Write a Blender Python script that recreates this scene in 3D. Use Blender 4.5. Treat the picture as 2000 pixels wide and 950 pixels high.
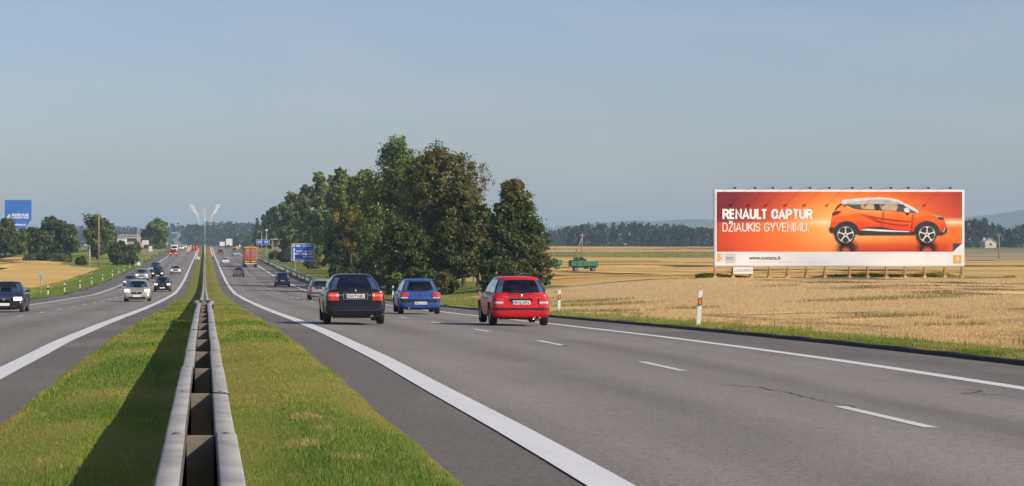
import bpy, bmesh, math, random
import numpy as np
from mathutils import Vector, Matrix, Euler
R = math.radians
random.seed(7)
rng = np.random.default_rng(11)
scn = bpy.context.scene
for o in list(bpy.data.objects):
    bpy.data.objects.remove(o)
col = scn.collection

# ------------------------------------------------------------------ camera, sky, sun, exposure
F = 4500.0            # focal length in photograph pixels (2000 px wide)
CZ = 1.75
HAZE = 0.00015
cam_d = bpy.data.cameras.new('camera')
cam = bpy.data.objects.new('camera', cam_d)
col.objects.link(cam)
cam.location = (0, 0, CZ)
cam.rotation_euler = (R(90), 0, 0)
cam_d.sensor_width = 36.0
cam_d.lens = F / 2000.0 * 36.0
cam_d.shift_x = 0.30
cam_d.shift_y = -0.0025
cam_d.clip_start = 0.1
cam_d.clip_end = 60000
scn.camera = cam

SUN_AZ, SUN_EL = 126.0, 33.5      # azimuth clockwise from the driving direction
w = bpy.data.worlds.new('World')
scn.world = w
w.use_nodes = True
nt = w.node_tree
bg = nt.nodes['Background']
sky = nt.nodes.new('ShaderNodeTexSky')
sky.sky_type = 'NISHITA'
sky.sun_disc = False
sky.sun_elevation = R(SUN_EL)
sky.sun_rotation = R(SUN_AZ)
sky.altitude = 100
sky.air_density = 0.95
sky.dust_density = 1.0
sky.ozone_density = 2.9
tintn = nt.nodes.new('ShaderNodeMix'); tintn.data_type = 'RGBA'; tintn.blend_type = 'MULTIPLY'
tintn.inputs[0].default_value = 1.0
tintn.inputs[7].default_value = (1.0, 0.93, 1.01, 1)
nt.links.new(sky.outputs[0], tintn.inputs[6])
ctc = nt.nodes.new('ShaderNodeTexCoord'); cmp_ = nt.nodes.new('ShaderNodeMapping'); cmp_.inputs['Scale'].default_value = (9, 9, 26)
cno = nt.nodes.new('ShaderNodeTexNoise'); cno.inputs['Scale'].default_value = 1.0; cno.inputs['Detail'].default_value = 6; cno.inputs['Distortion'].default_value = .4
nt.links.new(ctc.outputs['Generated'], cmp_.inputs[0]); nt.links.new(cmp_.outputs[0], cno.inputs['Vector'])
crp = nt.nodes.new('ShaderNodeValToRGB'); crp.color_ramp.elements[0].position = .50; crp.color_ramp.elements[0].color = (0, 0, 0, 1)
crp.color_ramp.elements[1].position = .80; crp.color_ramp.elements[1].color = (.35, .35, .35, 1)
nt.links.new(cno.outputs['Fac'], crp.inputs[0])
cmx = nt.nodes.new('ShaderNodeMix'); cmx.data_type = 'RGBA'; cmx.inputs[7].default_value = (5.2, 5.1, 5.4, 1)
nt.links.new(crp.outputs[0], cmx.inputs[0]); nt.links.new(tintn.outputs[2], cmx.inputs[6]); nt.links.new(cmx.outputs[2], bg.inputs[0])
bg.inputs[1].default_value = 0.089
sd = bpy.data.lights.new('sun', 'SUN')
sun = bpy.data.objects.new('sun', sd)
col.objects.link(sun)
sd.energy = 4.2
sd.angle = R(0.55)
sd.color = (1.0, 0.90, 0.76)
sdir = Vector((math.sin(R(SUN_AZ)) * math.cos(R(SUN_EL)), math.cos(R(SUN_AZ)) * math.cos(R(SUN_EL)), math.sin(R(SUN_EL))))
sun.rotation_euler = sdir.to_track_quat('Z', 'Y').to_euler()
sun.location = (60, -60, 80)
scn.view_settings.view_transform = 'Standard'
scn.view_settings.look = 'None'
scn.view_settings.exposure = 0.3
scn.view_settings.gamma = 1.0
scn.render.engine = 'CYCLES'
scn.cycles.max_bounces = 6
scn.cycles.transparent_max_bounces = 12
scn.cycles.volume_bounces = 0
scn.cycles.use_denoising = True

# ------------------------------------------------------------------ helpers
def at(px, py, D):
    return Vector(((px - 400.0) / F * D, D, CZ - (py - 470.0) / F * D))

def tag(o, label=None, cat=None, group=None, kind=None):
    if label: o['label'] = label
    if cat: o['category'] = cat
    if group: o['group'] = group
    if kind: o['kind'] = kind
    return o

def empty(name, loc, label, cat, group=None, rz=0.0):
    o = bpy.data.objects.new(name, None)
    o.empty_display_size = 0.2
    col.objects.link(o)
    o.location = loc
    o.rotation_euler = (0, 0, rz)
    return tag(o, label, cat, group)

def copy_tree(o, parent=None):
    c = o.copy()
    col.objects.link(c)
    c.parent = parent
    for ch in list(o.children):
        copy_tree(ch, c)
    return c

class MB:
    def __init__(s):
        s.v = []; s.f = []; s.m = []
    def add(s, vs, fs, m=0):
        n = len(s.v)
        s.v += [tuple(p) for p in vs]
        for f in fs:
            s.f.append(tuple(i + n for i in f)); s.m.append(m)
        return s
    def box(s, c, d, m=0, M=None):
        x, y, z = c; a, b, h = d[0] / 2, d[1] / 2, d[2] / 2
        vs = [Vector((x + i * a, y + j * b, z + k * h)) for k in (-1, 1) for j in (-1, 1) for i in (-1, 1)]
        if M is not None: vs = [M @ p for p in vs]
        return s.add(vs, [(0, 2, 3, 1), (4, 5, 7, 6), (0, 1, 5, 4), (2, 6, 7, 3), (0, 4, 6, 2), (1, 3, 7, 5)], m)
    def tube(s, p0, p1, r0, r1=None, n=8, m=0, cap=True):
        p0, p1 = Vector(p0), Vector(p1)
        r1 = r0 if r1 is None else r1
        d = (p1 - p0).normalized()
        a = d.orthogonal().normalized(); b = d.cross(a)
        vs = []
        for p, r in ((p0, r0), (p1, r1)):
            for i in range(n):
                t = 2 * math.pi * i / n
                vs.append(p + a * (r * math.cos(t)) + b * (r * math.sin(t)))
        fs = [(i, (i + 1) % n, n + (i + 1) % n, n + i) for i in range(n)]
        if cap:
            fs += [tuple(range(n - 1, -1, -1)), tuple(range(n, 2 * n))]
        return s.add(vs, fs, m)
    def lathe(s, prof, n=20, axis='X', m=0, c=(0, 0, 0)):
        vs = []
        for (u, r) in prof:
            for i in range(n):
                t = 2 * math.pi * i / n
                if axis == 'X': p = (c[0] + u, c[1] + r * math.cos(t), c[2] + r * math.sin(t))
                elif axis == 'Y': p = (c[0] + r * math.cos(t), c[1] + u, c[2] + r * math.sin(t))
                else: p = (c[0] + r * math.cos(t), c[1] + r * math.sin(t), c[2] + u)
                vs.append(p)
        fs = []
        for k in range(len(prof) - 1):
            for i in range(n):
                j = (i + 1) % n
                fs.append((k * n + i, k * n + j, (k + 1) * n + j, (k + 1) * n + i))
        return s.add(vs, fs, m)
    def poly(s, pts, m=0):
        return s.add(pts, [tuple(range(len(pts)))], m)
    def prism(s, pts, d, m=0):
        """outline pts (3-D, planar) extruded by vector d"""
        n = len(pts); d = Vector(d)
        vs = [Vector(p) for p in pts] + [Vector(p) + d for p in pts]
        fs = [tuple(range(n - 1, -1, -1)), tuple(range(n, 2 * n))] + [(i, (i + 1) % n, n + (i + 1) % n, n + i) for i in range(n)]
        return s.add(vs, fs, m)
    def mesh(s, name, mats, smooth=False):
        me = bpy.data.meshes.new(name)
        me.from_pydata(s.v, [], s.f)
        for mm in (mats if isinstance(mats, (list, tuple)) else [mats]):
            me.materials.append(mm)
        if any(s.m): me.polygons.foreach_set('material_index', s.m)
        if smooth: me.polygons.foreach_set('use_smooth', [True] * len(s.f))
        bm = bmesh.new(); bm.from_mesh(me)
        bmesh.ops.recalc_face_normals(bm, faces=bm.faces)
        bm.to_mesh(me); bm.free()
        me.update()
        return me
    def build(s, name, mats, parent=None, smooth=False, bevel=0, sub=0, loc=None, autosmooth=None):
        o = bpy.data.objects.new(name, s.mesh(name, mats, smooth))
        col.objects.link(o)
        if parent: o.parent = parent
        if loc is not None: o.location = loc
        if bevel:
            b = o.modifiers.new('bevel', 'BEVEL'); b.width = bevel; b.segments = 2; b.limit_method = 'ANGLE'; b.angle_limit = R(35)
        if sub:
            b = o.modifiers.new('sub', 'SUBSURF'); b.levels = sub; b.render_levels = sub
        return o

def pbox(name, mat, parent, c, d, bevel=0, M=None, smooth=False):
    return MB().box(c, d, M=M).build(name, mat, parent, bevel=bevel, smooth=smooth)

# ------------------------------------------------------------------ materials
def newmat(name):
    m = bpy.data.materials.new(name); m.use_nodes = True
    t = m.node_tree
    return m, t, t.nodes['Principled BSDF'], t.nodes.new, t.links.new

def simple(name, c, rough=0.5, metal=0.0, var=0.0, scale=3.0, bump=0.0, coat=0.0, spec=None, emit=0.0, dirt=None):
    m, t, p, N, L = newmat(name)
    p.inputs['Base Color'].default_value = (*c, 1)
    p.inputs['Roughness'].default_value = rough
    p.inputs['Metallic'].default_value = metal
    if coat:
        p.inputs['Coat Weight'].default_value = coat
        p.inputs['Coat Roughness'].default_value = 0.06
    if spec is not None: p.inputs['Specular IOR Level'].default_value = spec
    if emit:
        p.inputs['Emission Color'].default_value = (*c, 1); p.inputs['Emission Strength'].default_value = emit
    if var or bump or dirt:
        tc = N('ShaderNodeTexCoord'); no = N('ShaderNodeTexNoise')
        no.inputs['Scale'].default_value = scale; no.inputs['Detail'].default_value = 5
        L(tc.outputs['Object'], no.inputs['Vector'])
        if var:
            r = N('ShaderNodeValToRGB'); L(no.outputs['Fac'], r.inputs[0])
            d2 = dirt or tuple(x * (1 - var) for x in c)
            r.color_ramp.elements[0].position = 0.35; r.color_ramp.elements[0].color = (*d2, 1)
            r.color_ramp.elements[1].position = 0.62; r.color_ramp.elements[1].color = (*[min(1, x * (1 + var * .5)) for x in c], 1)
            L(r.outputs[0], p.inputs['Base Color'])
        if bump:
            b = N('ShaderNodeBump'); b.inputs['Strength'].default_value = bump; b.inputs['Distance'].default_value = 0.02
            L(no.outputs['Fac'], b.inputs['Height']); L(b.outputs[0], p.inputs['Normal'])
    return m

def ramp(N, L, src, stops, interp='LINEAR'):
    r = N('ShaderNodeValToRGB'); L(src, r.inputs[0])
    e = r.color_ramp.elements; r.color_ramp.interpolation = interp
    while len(e) > 1: e.remove(e[0])
    e[0].position = stops[0][0]; e[0].color = (*stops[0][1], 1)
    for pos, c in stops[1:]:
        x = e.new(pos); x.color = (*c, 1)
    return r

def math_(N, L, op, a, b=None, c=None, clamp=False):
    n = N('ShaderNodeMath'); n.operation = op; n.use_clamp = clamp
    for i, q in enumerate((a, b, c)):
        if q is None: continue
        if isinstance(q, (int, float)): n.inputs[i].default_value = q
        else: L(q, n.inputs[i])
    return n.outputs[0]

def mixc(N, L, fac, a, b, blend='MIX'):
    n = N('ShaderNodeMix'); n.data_type = 'RGBA'; n.blend_type = blend
    if isinstance(fac, (int, float)): n.inputs[0].default_value = fac
    else: L(fac, n.inputs[0])
    for i, q in ((6, a), (7, b)):
        if isinstance(q, tuple): n.inputs[i].default_value = (*q, 1)
        else: L(q, n.inputs[i])
    return n.outputs[2]

def noise(N, L, vec, scale, detail=4, rough=0.55, dist=0.0):
    n = N('ShaderNodeTexNoise'); n.inputs['Scale'].default_value = scale; n.inputs['Detail'].default_value = detail
    n.inputs['Roughness'].default_value = rough; n.inputs['Distortion'].default_value = dist
    L(vec, n.inputs['Vector']); return n.outputs['Fac']

def mapped(N, L, vec, sc):
    n = N('ShaderNodeMapping'); n.inputs['Scale'].default_value = sc; L(vec, n.inputs['Vector']); return n.outputs[0]

def asphalt(name, base, side):
    """worn asphalt: paler driven lanes, browner shoulders, aggregate, stains; cross position from object X"""
    m, t, p, N, L = newmat(name)
    tc = N('ShaderNodeTexCoord'); V = tc.outputs['Object']
    sx = N('ShaderNodeSeparateXYZ'); L(V, sx.inputs[0])
    wob = noise(N, L, mapped(N, L, V, (1, .05, 1)), .8, 3)
    ax = math_(N, L, 'ABSOLUTE', sx.outputs[0])
    ax = math_(N, L, 'ADD', ax, math_(N, L, 'MULTIPLY', math_(N, L, 'SUBTRACT', wob, .5), .12))
    u = math_(N, L, 'DIVIDE', ax, 14.0)
    sh = tuple(x * y for x, y in zip(base, (.55, .535, .52)))
    sh2 = tuple(x * y for x, y in zip(base, (.56, .545, .53)))
    hi = tuple(x * 1.14 for x in base); lo = tuple(x * .77 for x in base)
    r = ramp(N, L, u, [(0, sh), (.193, sh), (.197, lo), (.25, hi), (.30, base), (.36, lo), (.43, hi), (.5, base), (.56, lo), (.62, hi), (.68, base), (.74, lo), (.772, base), (.776, sh2), (1, sh2)])
    streak = noise(N, L, mapped(N, L, V, (1.3, .03, 1)), 1.2, 4)
    big = noise(N, L, mapped(N, L, V, (1, .25, 1)), .35, 4)
    fine = noise(N, L, V, 55, 3, .7)
    c = mixc(N, L, math_(N, L, 'MULTIPLY', streak, .55), r.outputs[0], tuple(x * .62 for x in base))
    c = mixc(N, L, ramp(N, L, big, [(.48, (0, 0, 0)), (.70, (.45, .45, .45))]).outputs[0], c, tuple(x * 1.25 for x in base))
    mid_ = noise(N, L, V, 14, 5, .7)
    c = mixc(N, L, .8, c, ramp(N, L, mid_, [(.3, (.66, .66, .66)), (.5, (1, 1, 1)), (.7, (1.32, 1.3, 1.28))]).outputs[0], 'MULTIPLY')
    pat = noise(N, L, mapped(N, L, V, (.8, .10, 1)), 1.1, 6, .6, .8)
    c = mixc(N, L, ramp(N, L, pat, [(.58, (0, 0, 0)), (.74, (.5, .5, .5))]).outputs[0], c, tuple(x * .55 for x in base))
    c = mixc(N, L, .9, c, ramp(N, L, fine, [(.28, (.36, .36, .36)), (.5, (1, 1, 1)), (.72, (1.9, 1.85, 1.78))]).outputs[0], 'MULTIPLY')
    L(c, p.inputs['Base Color'])
    p.inputs['Roughness'].default_value = 0.78
    p.inputs['Specular IOR Level'].default_value = .35
    b = N('ShaderNodeBump'); b.inputs['Strength'].default_value = .5; b.inputs['Distance'].default_value = .006
    L(fine, b.inputs['Height']); L(b.outputs[0], p.inputs['Normal'])
    return m

def painted_line(name, c, wear=.5):
    m, t, p, N, L = newmat(name)
    V = N('ShaderNodeTexCoord').outputs['Object']
    a = noise(N, L, V, 9, 6, .7); b = noise(N, L, mapped(N, L, V, (3, .4, 1)), 1.3, 4)
    s = math_(N, L, 'MULTIPLY', a, b)
    r = ramp(N, L, s, [(.10, (.30, .29, .28)), (.12 + .10 * wear, tuple(x * .90 for x in c)), (.40, c)])
    L(r.outputs[0], p.inputs['Base Color']); p.inputs['Roughness'].default_value = .6
    return m

def ground_mat(name, stops, sc_big, sc_fine, stretch=(1, 1, 1), patch=None, bump=.5, bd=.05):
    """natural ground: colour by stretched noise, a second patch colour, fine relief"""
    m, t, p, N, L = newmat(name)
    V = N('ShaderNodeTexCoord').outputs['Object']
    a = noise(N, L, mapped(N, L, V, stretch), sc_big, 6, .6, .3)
    f = noise(N, L, V, sc_fine, 5, .7)
    r = ramp(N, L, math_(N, L, 'ADD', math_(N, L, 'MULTIPLY', a, .65), math_(N, L, 'MULTIPLY', f, .35)), stops)
    c = r.outputs[0]
    if patch:
        pc, psc, pst, lo, hi = patch
        q = noise(N, L, mapped(N, L, V, pst), psc, 5, .55, .6)
        c = mixc(N, L, ramp(N, L, q, [(lo, (0, 0, 0)), (hi, (1, 1, 1))]).outputs[0], c, pc)
    L(c, p.inputs['Base Color']); p.inputs['Roughness'].default_value = .95; p.inputs['Specular IOR Level'].default_value = .1
    b = N('ShaderNodeBump'); b.inputs['Strength'].default_value = bump; b.inputs['Distance'].default_value = bd
    L(f, b.inputs['Height']); L(b.outputs[0], p.inputs['Normal'])
    return m

def leaf_mat(name, stops, trans=.3):
    """leaf faces coloured by a per-leaf tint attribute"""
    m = bpy.data.materials.new(name); m.use_nodes = True
    t = m.node_tree; N = t.nodes.new; L = t.links.new
    t.nodes.remove(t.nodes['Principled BSDF'])
    at_ = N('ShaderNodeAttribute'); at_.attribute_name = 'tint'
    r = ramp(N, L, at_.outputs['Fac'], stops)
    d = N('ShaderNodeBsdfDiffuse'); tr = N('ShaderNodeBsdfTranslucent'); g = N('ShaderNodeBsdfGlossy'); g.inputs['Roughness'].default_value = .5
    L(r.outputs[0], d.inputs[0]); L(r.outputs[0], tr.inputs[0])
    mx = N('ShaderNodeMixShader'); mx.inputs[0].default_value = trans; L(d.outputs[0], mx.inputs[1]); L(tr.outputs[0], mx.inputs[2])
    mx2 = N('ShaderNodeMixShader'); mx2.inputs[0].default_value = .03; L(mx.outputs[0], mx2.inputs[1]); L(g.outputs[0], mx2.inputs[2])
    L(mx2.outputs[0], t.nodes['Material Output'].inputs[0])
    return m

def glass_mat(name, tint, gl=.06):
    m = bpy.data.materials.new(name); m.use_nodes = True
    t = m.node_tree; N = t.nodes.new; L = t.links.new
    t.nodes.remove(t.nodes['Principled BSDF'])
    tr = N('ShaderNodeBsdfTransparent'); tr.inputs[0].default_value = (*tint, 1)
    g = N('ShaderNodeBsdfGlossy'); g.inputs['Roughness'].default_value = .03
    lw = N('ShaderNodeLayerWeight'); lw.inputs[0].default_value = .25
    fac = math_(N, L, 'ADD', math_(N, L, 'MULTIPLY', lw.outputs['Fresnel'], .8), gl, clamp=True)
    mx = N('ShaderNodeMixShader'); L(fac, mx.inputs[0]); L(tr.outputs[0], mx.inputs[1]); L(g.outputs[0], mx.inputs[2])
    L(mx.outputs[0], t.nodes['Material Output'].inputs[0])
    return m

def paint(name, c, metal=0.0, rough=.32, dust=.12):
    m, t, p, N, L = newmat(name)
    V = N('ShaderNodeTexCoord').outputs['Object']
    a = noise(N, L, V, 2.2, 5); s = N('ShaderNodeSeparateXYZ'); L(V, s.inputs[0])
    low = math_(N, L, 'SUBTRACT', .9, s.outputs[2], clamp=True)
    fac = math_(N, L, 'MULTIPLY', math_(N, L, 'MULTIPLY', a, math_(N, L, 'ADD', low, .25)), dust * 2.2, clamp=True)
    L(mixc(N, L, fac, c, (.16, .14, .12)), p.inputs['Base Color'])
    p.inputs['Metallic'].default_value = metal
    L(math_(N, L, 'ADD', math_(N, L, 'MULTIPLY', fac, .6), rough), p.inputs['Roughness'])
    p.inputs['Specular IOR Level'].default_value = .35
    p.inputs['Coat Weight'].default_value = .35; p.inputs['Coat Roughness'].default_value = .08
    return m

M = {}
M['white'] = simple('white_paint', (.70, .70, .68), .5, var=.08, scale=2)
M['print_white'] = simple('print_white', (.86, .86, .85), .6)
M['poster_white'] = simple('poster_white', (.76, .76, .76), .45, var=.06, scale=.4)
M['white_dirty'] = simple('white_dirty', (.68, .67, .63), .6, var=.3, scale=6)
M['black'] = simple('black_plastic', (.018, .018, .02), .45, var=.4, scale=5)
M['rubber'] = simple('rubber', (.022, .021, .02), .8, var=.3, scale=8)
M['dark'] = simple('dark_interior', (.02, .02, .022), .8)
M['seat'] = simple('seat_cloth', (.07, .075, .085), .9, var=.3, scale=10)
M['chrome'] = simple('chrome', (.75, .75, .76), .18, 1.0)
M['alloy'] = simple('wheel_alloy', (.42, .42, .43), .35, .8, var=.3, scale=8)
M['red_lens'] = simple('red_lens', (.55, .012, .015), .12, coat=1.0)
M['amber_lens'] = simple('amber_lens', (.75, .20, .03), .12, coat=1.0)
M['clear_lens'] = simple('clear_lens', (.62, .55, .52), .12, coat=1.0)
M['pink_lens'] = simple('pink_lens', (.45, .10, .10), .15, coat=1.0)
M['headlamp'] = simple('headlamp_glass', (1.0, .86, .66), .1, coat=1.0, emit=.9)
M['plate'] = simple('plate_white', (.78, .77, .72), .4, var=.08, scale=8)
M['plate_blue'] = simple('plate_blue', (.06, .16, .48), .4)
M['ink'] = simple('ink', (.03, .03, .035), .5)
M['ink_grey'] = simple('ink_grey', (.20, .20, .20), .6)
M['ink_pale'] = simple('ink_pale', (.55, .55, .54), .6)
M['galv'] = simple('galvanised_steel', (.365, .35, .318), .65, .10, var=.22, scale=3, bump=.08)
M['galv_light'] = simple('galvanised_light', (.52, .53, .54), .45, .2, var=.15, scale=2)
M['rust'] = simple('rusty_steel', (.15, .13, .115), .8, .2, var=.5, scale=20)
M['glass'] = glass_mat('car_glass', (.27, .31, .31), .09)
M['glass_sloped'] = glass_mat('sloped_rear_glass', (.10, .12, .14), .16)
M['glass_dark'] = glass_mat('tinted_glass', (.15, .18, .20), .09)
M['wood'] = simple('weathered_wood', (.30, .24, .18), .85, var=.3, scale=5, bump=.3)
M['concrete'] = simple('concrete', (.42, .40, .36), .85, var=.25, scale=3, bump=.2)
M['orange_paint'] = simple('orange_post_paint', (.54, .23, .065), .55, var=.25, scale=5)
M['sign_blue'] = simple('sign_blue', (.012, .085, .46), .4, var=.08, scale=2)
M['sign_white'] = simple('sign_white', (.80, .81, .82), .4)
M['sign_green'] = simple('sign_green', (.04, .30, .14), .4)
M['sign_red'] = simple('sign_red', (.55, .05, .06), .4)
M['sign_yellow'] = simple('sign_yellow', (.75, .40, .02), .4)
M['orange'] = simple('safety_orange', (.80, .16, .04), .5, var=.1, scale=4)
M['reflector_red'] = simple('reflector_orange', (.78, .22, .03), .3, coat=.6)
M['reflector_brown'] = simple('reflector_band', (.14, .035, .02), .5)
M['bark'] = simple('bark', (.075, .062, .05), .9, var=.5, scale=6, bump=.5)
M['bark_pale'] = simple('bark_pale', (.16, .14, .115), .9, var=.5, scale=5, bump=.5)
M['bitumen'] = simple('bitumen_kerb', (.016, .015, .014), .8, var=.4, scale=6, bump=.3)
M['asphalt'] = asphalt('asphalt', (.217, .196, .172), 1)
M['line'] = painted_line('road_paint', (.66, .66, .65), .12)
M['dash'] = painted_line('road_paint_worn', (.62, .62, .60), .5)
M['dark_band'] = simple('crack_sealant', (.02, .019, .018), .6)
M['joint_or_shadow'] = simple('road_joint_or_shadow', (.055, .052, .05), .8)
M['grass_ground'] = ground_mat('grass_ground', [(.30, (.08, .115, .02)), (.45, (.14, .175, .03)), (.56, (.20, .21, .05)), (.70, (.28, .25, .085))], .25, 14, (1, .5, 1), bump=.6)
M['median_ground'] = ground_mat('median_ground', [(.32, (.095, .135, .020)), (.46, (.165, .185, .030)), (.58, (.24, .205, .055)), (.70, (.30, .22, .09))], .55, 18, (1, .45, 1))
M['wheat_ground'] = ground_mat('wheat_ground', [(.30, (.50, .33, .155)), (.45, (.57, .385, .18)), (.58, (.61, .42, .20)), (.72, (.65, .465, .235))], .12, 7, (.6, .35, 1), patch=((.30, .24, .08), .055, (.55, .14, 1), .64, .74))
M['stubble_ground'] = ground_mat('stubble_ground', [(.30, (.44, .265, .075)), (.45, (.53, .335, .10)), (.58, (.60, .39, .13)), (.72, (.64, .45, .18))], .05, 2.5, (.35, .9, 1), patch=((.42, .26, .085), .06, (.06, .5, 1), .56, .78))
M['brown_ground'] = ground_mat('fallow_ground', [(.3, (.26, .18, .11)), (.5, (.36, .26, .16)), (.7, (.42, .31, .19))], .04, 2, (.3, 1, 1))
M['green_ground'] = ground_mat('meadow_ground', [(.3, (.15, .155, .05)), (.5, (.22, .21, .08)), (.7, (.32, .28, .12))], .04, 2, (.3, 1, 1))
M['hill_ground'] = ground_mat('hill_ground', [(.3, (.035, .06, .025)), (.5, (.05, .08, .03)), (.7, (.09, .11, .045))], .01, .1)

# ------------------------------------------------------------------ text meshes (made first, while the scene is small)
_txt = {}
def text_mesh(s, size=1.0, sx=1.0, bold=0.0, align='CENTER', extrude=0.0, key=None):
    k = (s, size, sx, bold, align, extrude)
    if k in _txt: return _txt[k]
    c = bpy.data.curves.new('lettering', 'FONT')
    c.body = s; c.size = size; c.align_x = align; c.space_character = .93 if bold > .02 else 1.0; c.offset = bold; c.extrude = extrude; c.resolution_u = 3
    o = bpy.data.objects.new('lettering', c); col.objects.link(o)
    dg = bpy.context.evaluated_depsgraph_get()
    me = bpy.data.meshes.new_from_object(o.evaluated_get(dg))
    me.name = 'lettering'
    bpy.data.objects.remove(o); bpy.data.curves.remove(c)
    me.transform(Matrix.Diagonal((sx, 1, 1, 1)))
    me.transform(Matrix.Rotation(R(90), 4, 'X'))      # lies in XZ, faces -Y
    _txt[k] = me
    return me

def text(s, size, loc, mat, parent, sx=1.0, bold=0.0, align='CENTER', name='lettering', rz=0.0, extrude=0.0, width=None):
    me = text_mesh(s, size, sx, bold, align, extrude).copy()
    if width:
        xs = [v.co.x for v in me.vertices]
        k = width / (max(xs) - min(xs)); me.transform(Matrix.Diagonal((k, 1, 1, 1)))
    me.materials.clear(); me.materials.append(mat)
    o = bpy.data.objects.new(name, me); col.objects.link(o)
    o.parent = parent; o.location = loc; o.rotation_euler = (0, 0, rz)
    return o


# a plain condensed grotesque drawn with strokes, for painted and printed lettering
def _arc(cx, cy, rx, ry, a0, a1, n=8):
    return [(cx + rx * math.cos(R(a0 + (a1 - a0) * i / n)), cy + ry * math.sin(R(a0 + (a1 - a0) * i / n))) for i in range(n + 1)]
GLY = {
 'R': (.50, [[(0, 0), (0, 1)], [(0, 1), (.26, 1)] + _arc(.26, .745, .24, .255, 90, -90) + [(0, .49)], [(.27, .49), (.52, 0)]]),
 'E': (.42, [[(.42, 1), (0, 1), (0, 0), (.43, 0)], [(0, .52), (.38, .52)]]),
 'N': (.50, [[(0, 0), (0, 1), (.50, 0), (.50, 1)]]),
 'A': (.58, [[(0, 0), (.29, 1), (.58, 0)], [(.10, .30), (.48, .30)]]),
 'U': (.50, [[(0, 1), (0, .28)] + _arc(.25, .28, .25, .28, 180, 360) + [(.50, .28), (.50, 1)]]),
 'L': (.40, [[(0, 1), (0, 0), (.42, 0)]]),
 'T': (.50, [[(0, 1), (.52, 1)], [(.26, 1), (.26, 0)]]),
 'C': (.50, [[(.50, .70)] + _arc(.25, .70, .25, .30, 0, 180) + _arc(.25, .30, .25, .30, 180, 360) + [(.50, .34)]]),
 'P': (.48, [[(0, 0), (0, 1)], [(0, 1), (.24, 1)] + _arc(.24, .72, .24, .28, 90, -90) + [(0, .44)]]),
 'D': (.50, [[(0, 0), (0, 1), (.22, 1)] + _arc(.22, .70, .28, .30, 90, 0) + _arc(.22, .30, .28, .30, 0, -90) + [(0, 0)]]),
 'Z': (.48, [[(0, 1), (.46, 1), (0, 0), (.48, 0)]]),
 '\u017d': (.48, [[(0, 1), (.46, 1), (0, 0), (.48, 0)], [(.08, 1.26), (.24, 1.12), (.40, 1.26)]]),
 'I': (.0, [[(0, 0), (0, 1)]]),
 'K': (.48, [[(0, 0), (0, 1)], [(.46, 1), (.02, .42)], [(.16, .58), (.50, 0)]]),
 'S': (.46, [_arc(.23, .745, .23, .255, 10, 270) + _arc(.23, .245, .23, .245, 90, -170)]),
 'G': (.52, [[(.50, .72)] + _arc(.25, .70, .25, .30, 0, 180) + _arc(.25, .30, .25, .30, 180, 345) + [(.50, .48), (.28, .48)]]),
 'Y': (.50, [[(0, 1), (.25, .45), (.25, 0)], [(.50, 1), (.25, .45)]]),
 'V': (.52, [[(0, 1), (.26, 0), (.52, 1)]]),
 'M': (.62, [[(0, 0), (0, 1), (.31, .12), (.62, 1), (.62, 0)]]),
 'H': (.50, [[(0, 0), (0, 1)], [(.50, 0), (.50, 1)], [(0, .52), (.50, .52)]]),
 'O': (.52, [_arc(.26, .70, .26, .30, 0, 180) + _arc(.26, .30, .26, .30, 180, 360) + [(.52, .70)]]),
 'B': (.48, [[(0, 0), (0, 1), (.24, 1)] + _arc(.24, .76, .20, .24, 90, -90) + [(0, .52)], [(.24, .52)] + _arc(.24, .26, .24, .26, 90, -90) + [(0, 0)]]),
 '\u0160': (.46, [_arc(.23, .745, .23, .255, 10, 270) + _arc(.23, .245, .23, .245, 90, -170), [(.07, 1.26), (.23, 1.12), (.39, 1.26)]]),
 '.': (.0, [[(0, 0), (0, .12)]]), ' ': (.18, []),
}
def stroke_text(s, x0, x1, z0, cap, wgt, mat, parent, y, gap=.30, name='lettering'):
    """lettering in the plane y (facing -Y) from x0 to x1, base line z0; wgt = stroke width as a part of the cap height"""
    tot = sum(GLY[c][0] for c in s) + gap * (len(s) - 1) - (.16 if "LT" in s else 0)
    kx = (x1 - x0 - wgt * cap) / tot; hw = wgt / 2 * cap
    mb = MB(); cur = x0 + hw; d = 0
    for ci, c in enumerate(s):
        gw, ss = GLY[c]
        for st in ss:
            P = [Vector((cur + px * kx, z0 + hw * .9 + pz * (cap - hw * 1.8))) for px, pz in st]
            P = [q for i_, q in enumerate(P) if i_ == 0 or (q - P[i_ - 1]).length > 1e-5]
            if len(P) < 2: continue
            if (P[0] - P[-1]).length > 1e-6:                          # butt ends reach the full letter height
                for a, b in ((0, 1), (-1, -2)):
                    if abs((P[a] - P[b]).normalized().y) > .5: P[a] = P[a] + (P[a] - P[b]).normalized() * hw * .9
            vs = []
            for i, p in enumerate(P):
                t0 = (p - P[i - 1]).normalized() if i else None
                t1 = (P[i + 1] - p).normalized() if i < len(P) - 1 else None
                t = t0 if t1 is None else t1 if t0 is None else None
                if t is not None: nrm = Vector((-t.y, t.x)) * hw
                else:
                    n0, n1 = Vector((-t0.y, t0.x)), Vector((-t1.y, t1.x)); m_ = n0 + n1
                    if m_.length < .35: m_ = n1 * 1.0; sc_ = 1
                    else: m_.normalize(); sc_ = min(1.7, 1 / max(.3, m_.dot(n1)))
                    nrm = m_ * hw * sc_
                vs += [(p.x + nrm.x, y - d, p.y + nrm.y), (p.x - nrm.x, y - d, p.y - nrm.y)]
            mb.add(vs, [(2 * i, 2 * i + 1, 2 * i + 3, 2 * i + 2) for i in range(len(P) - 1)])
            d += .00015
        cur += (gw + gap - (.16 if s[ci:ci + 2] == 'LT' else 0)) * kx
    return mb.build(name, mat, parent)
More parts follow.
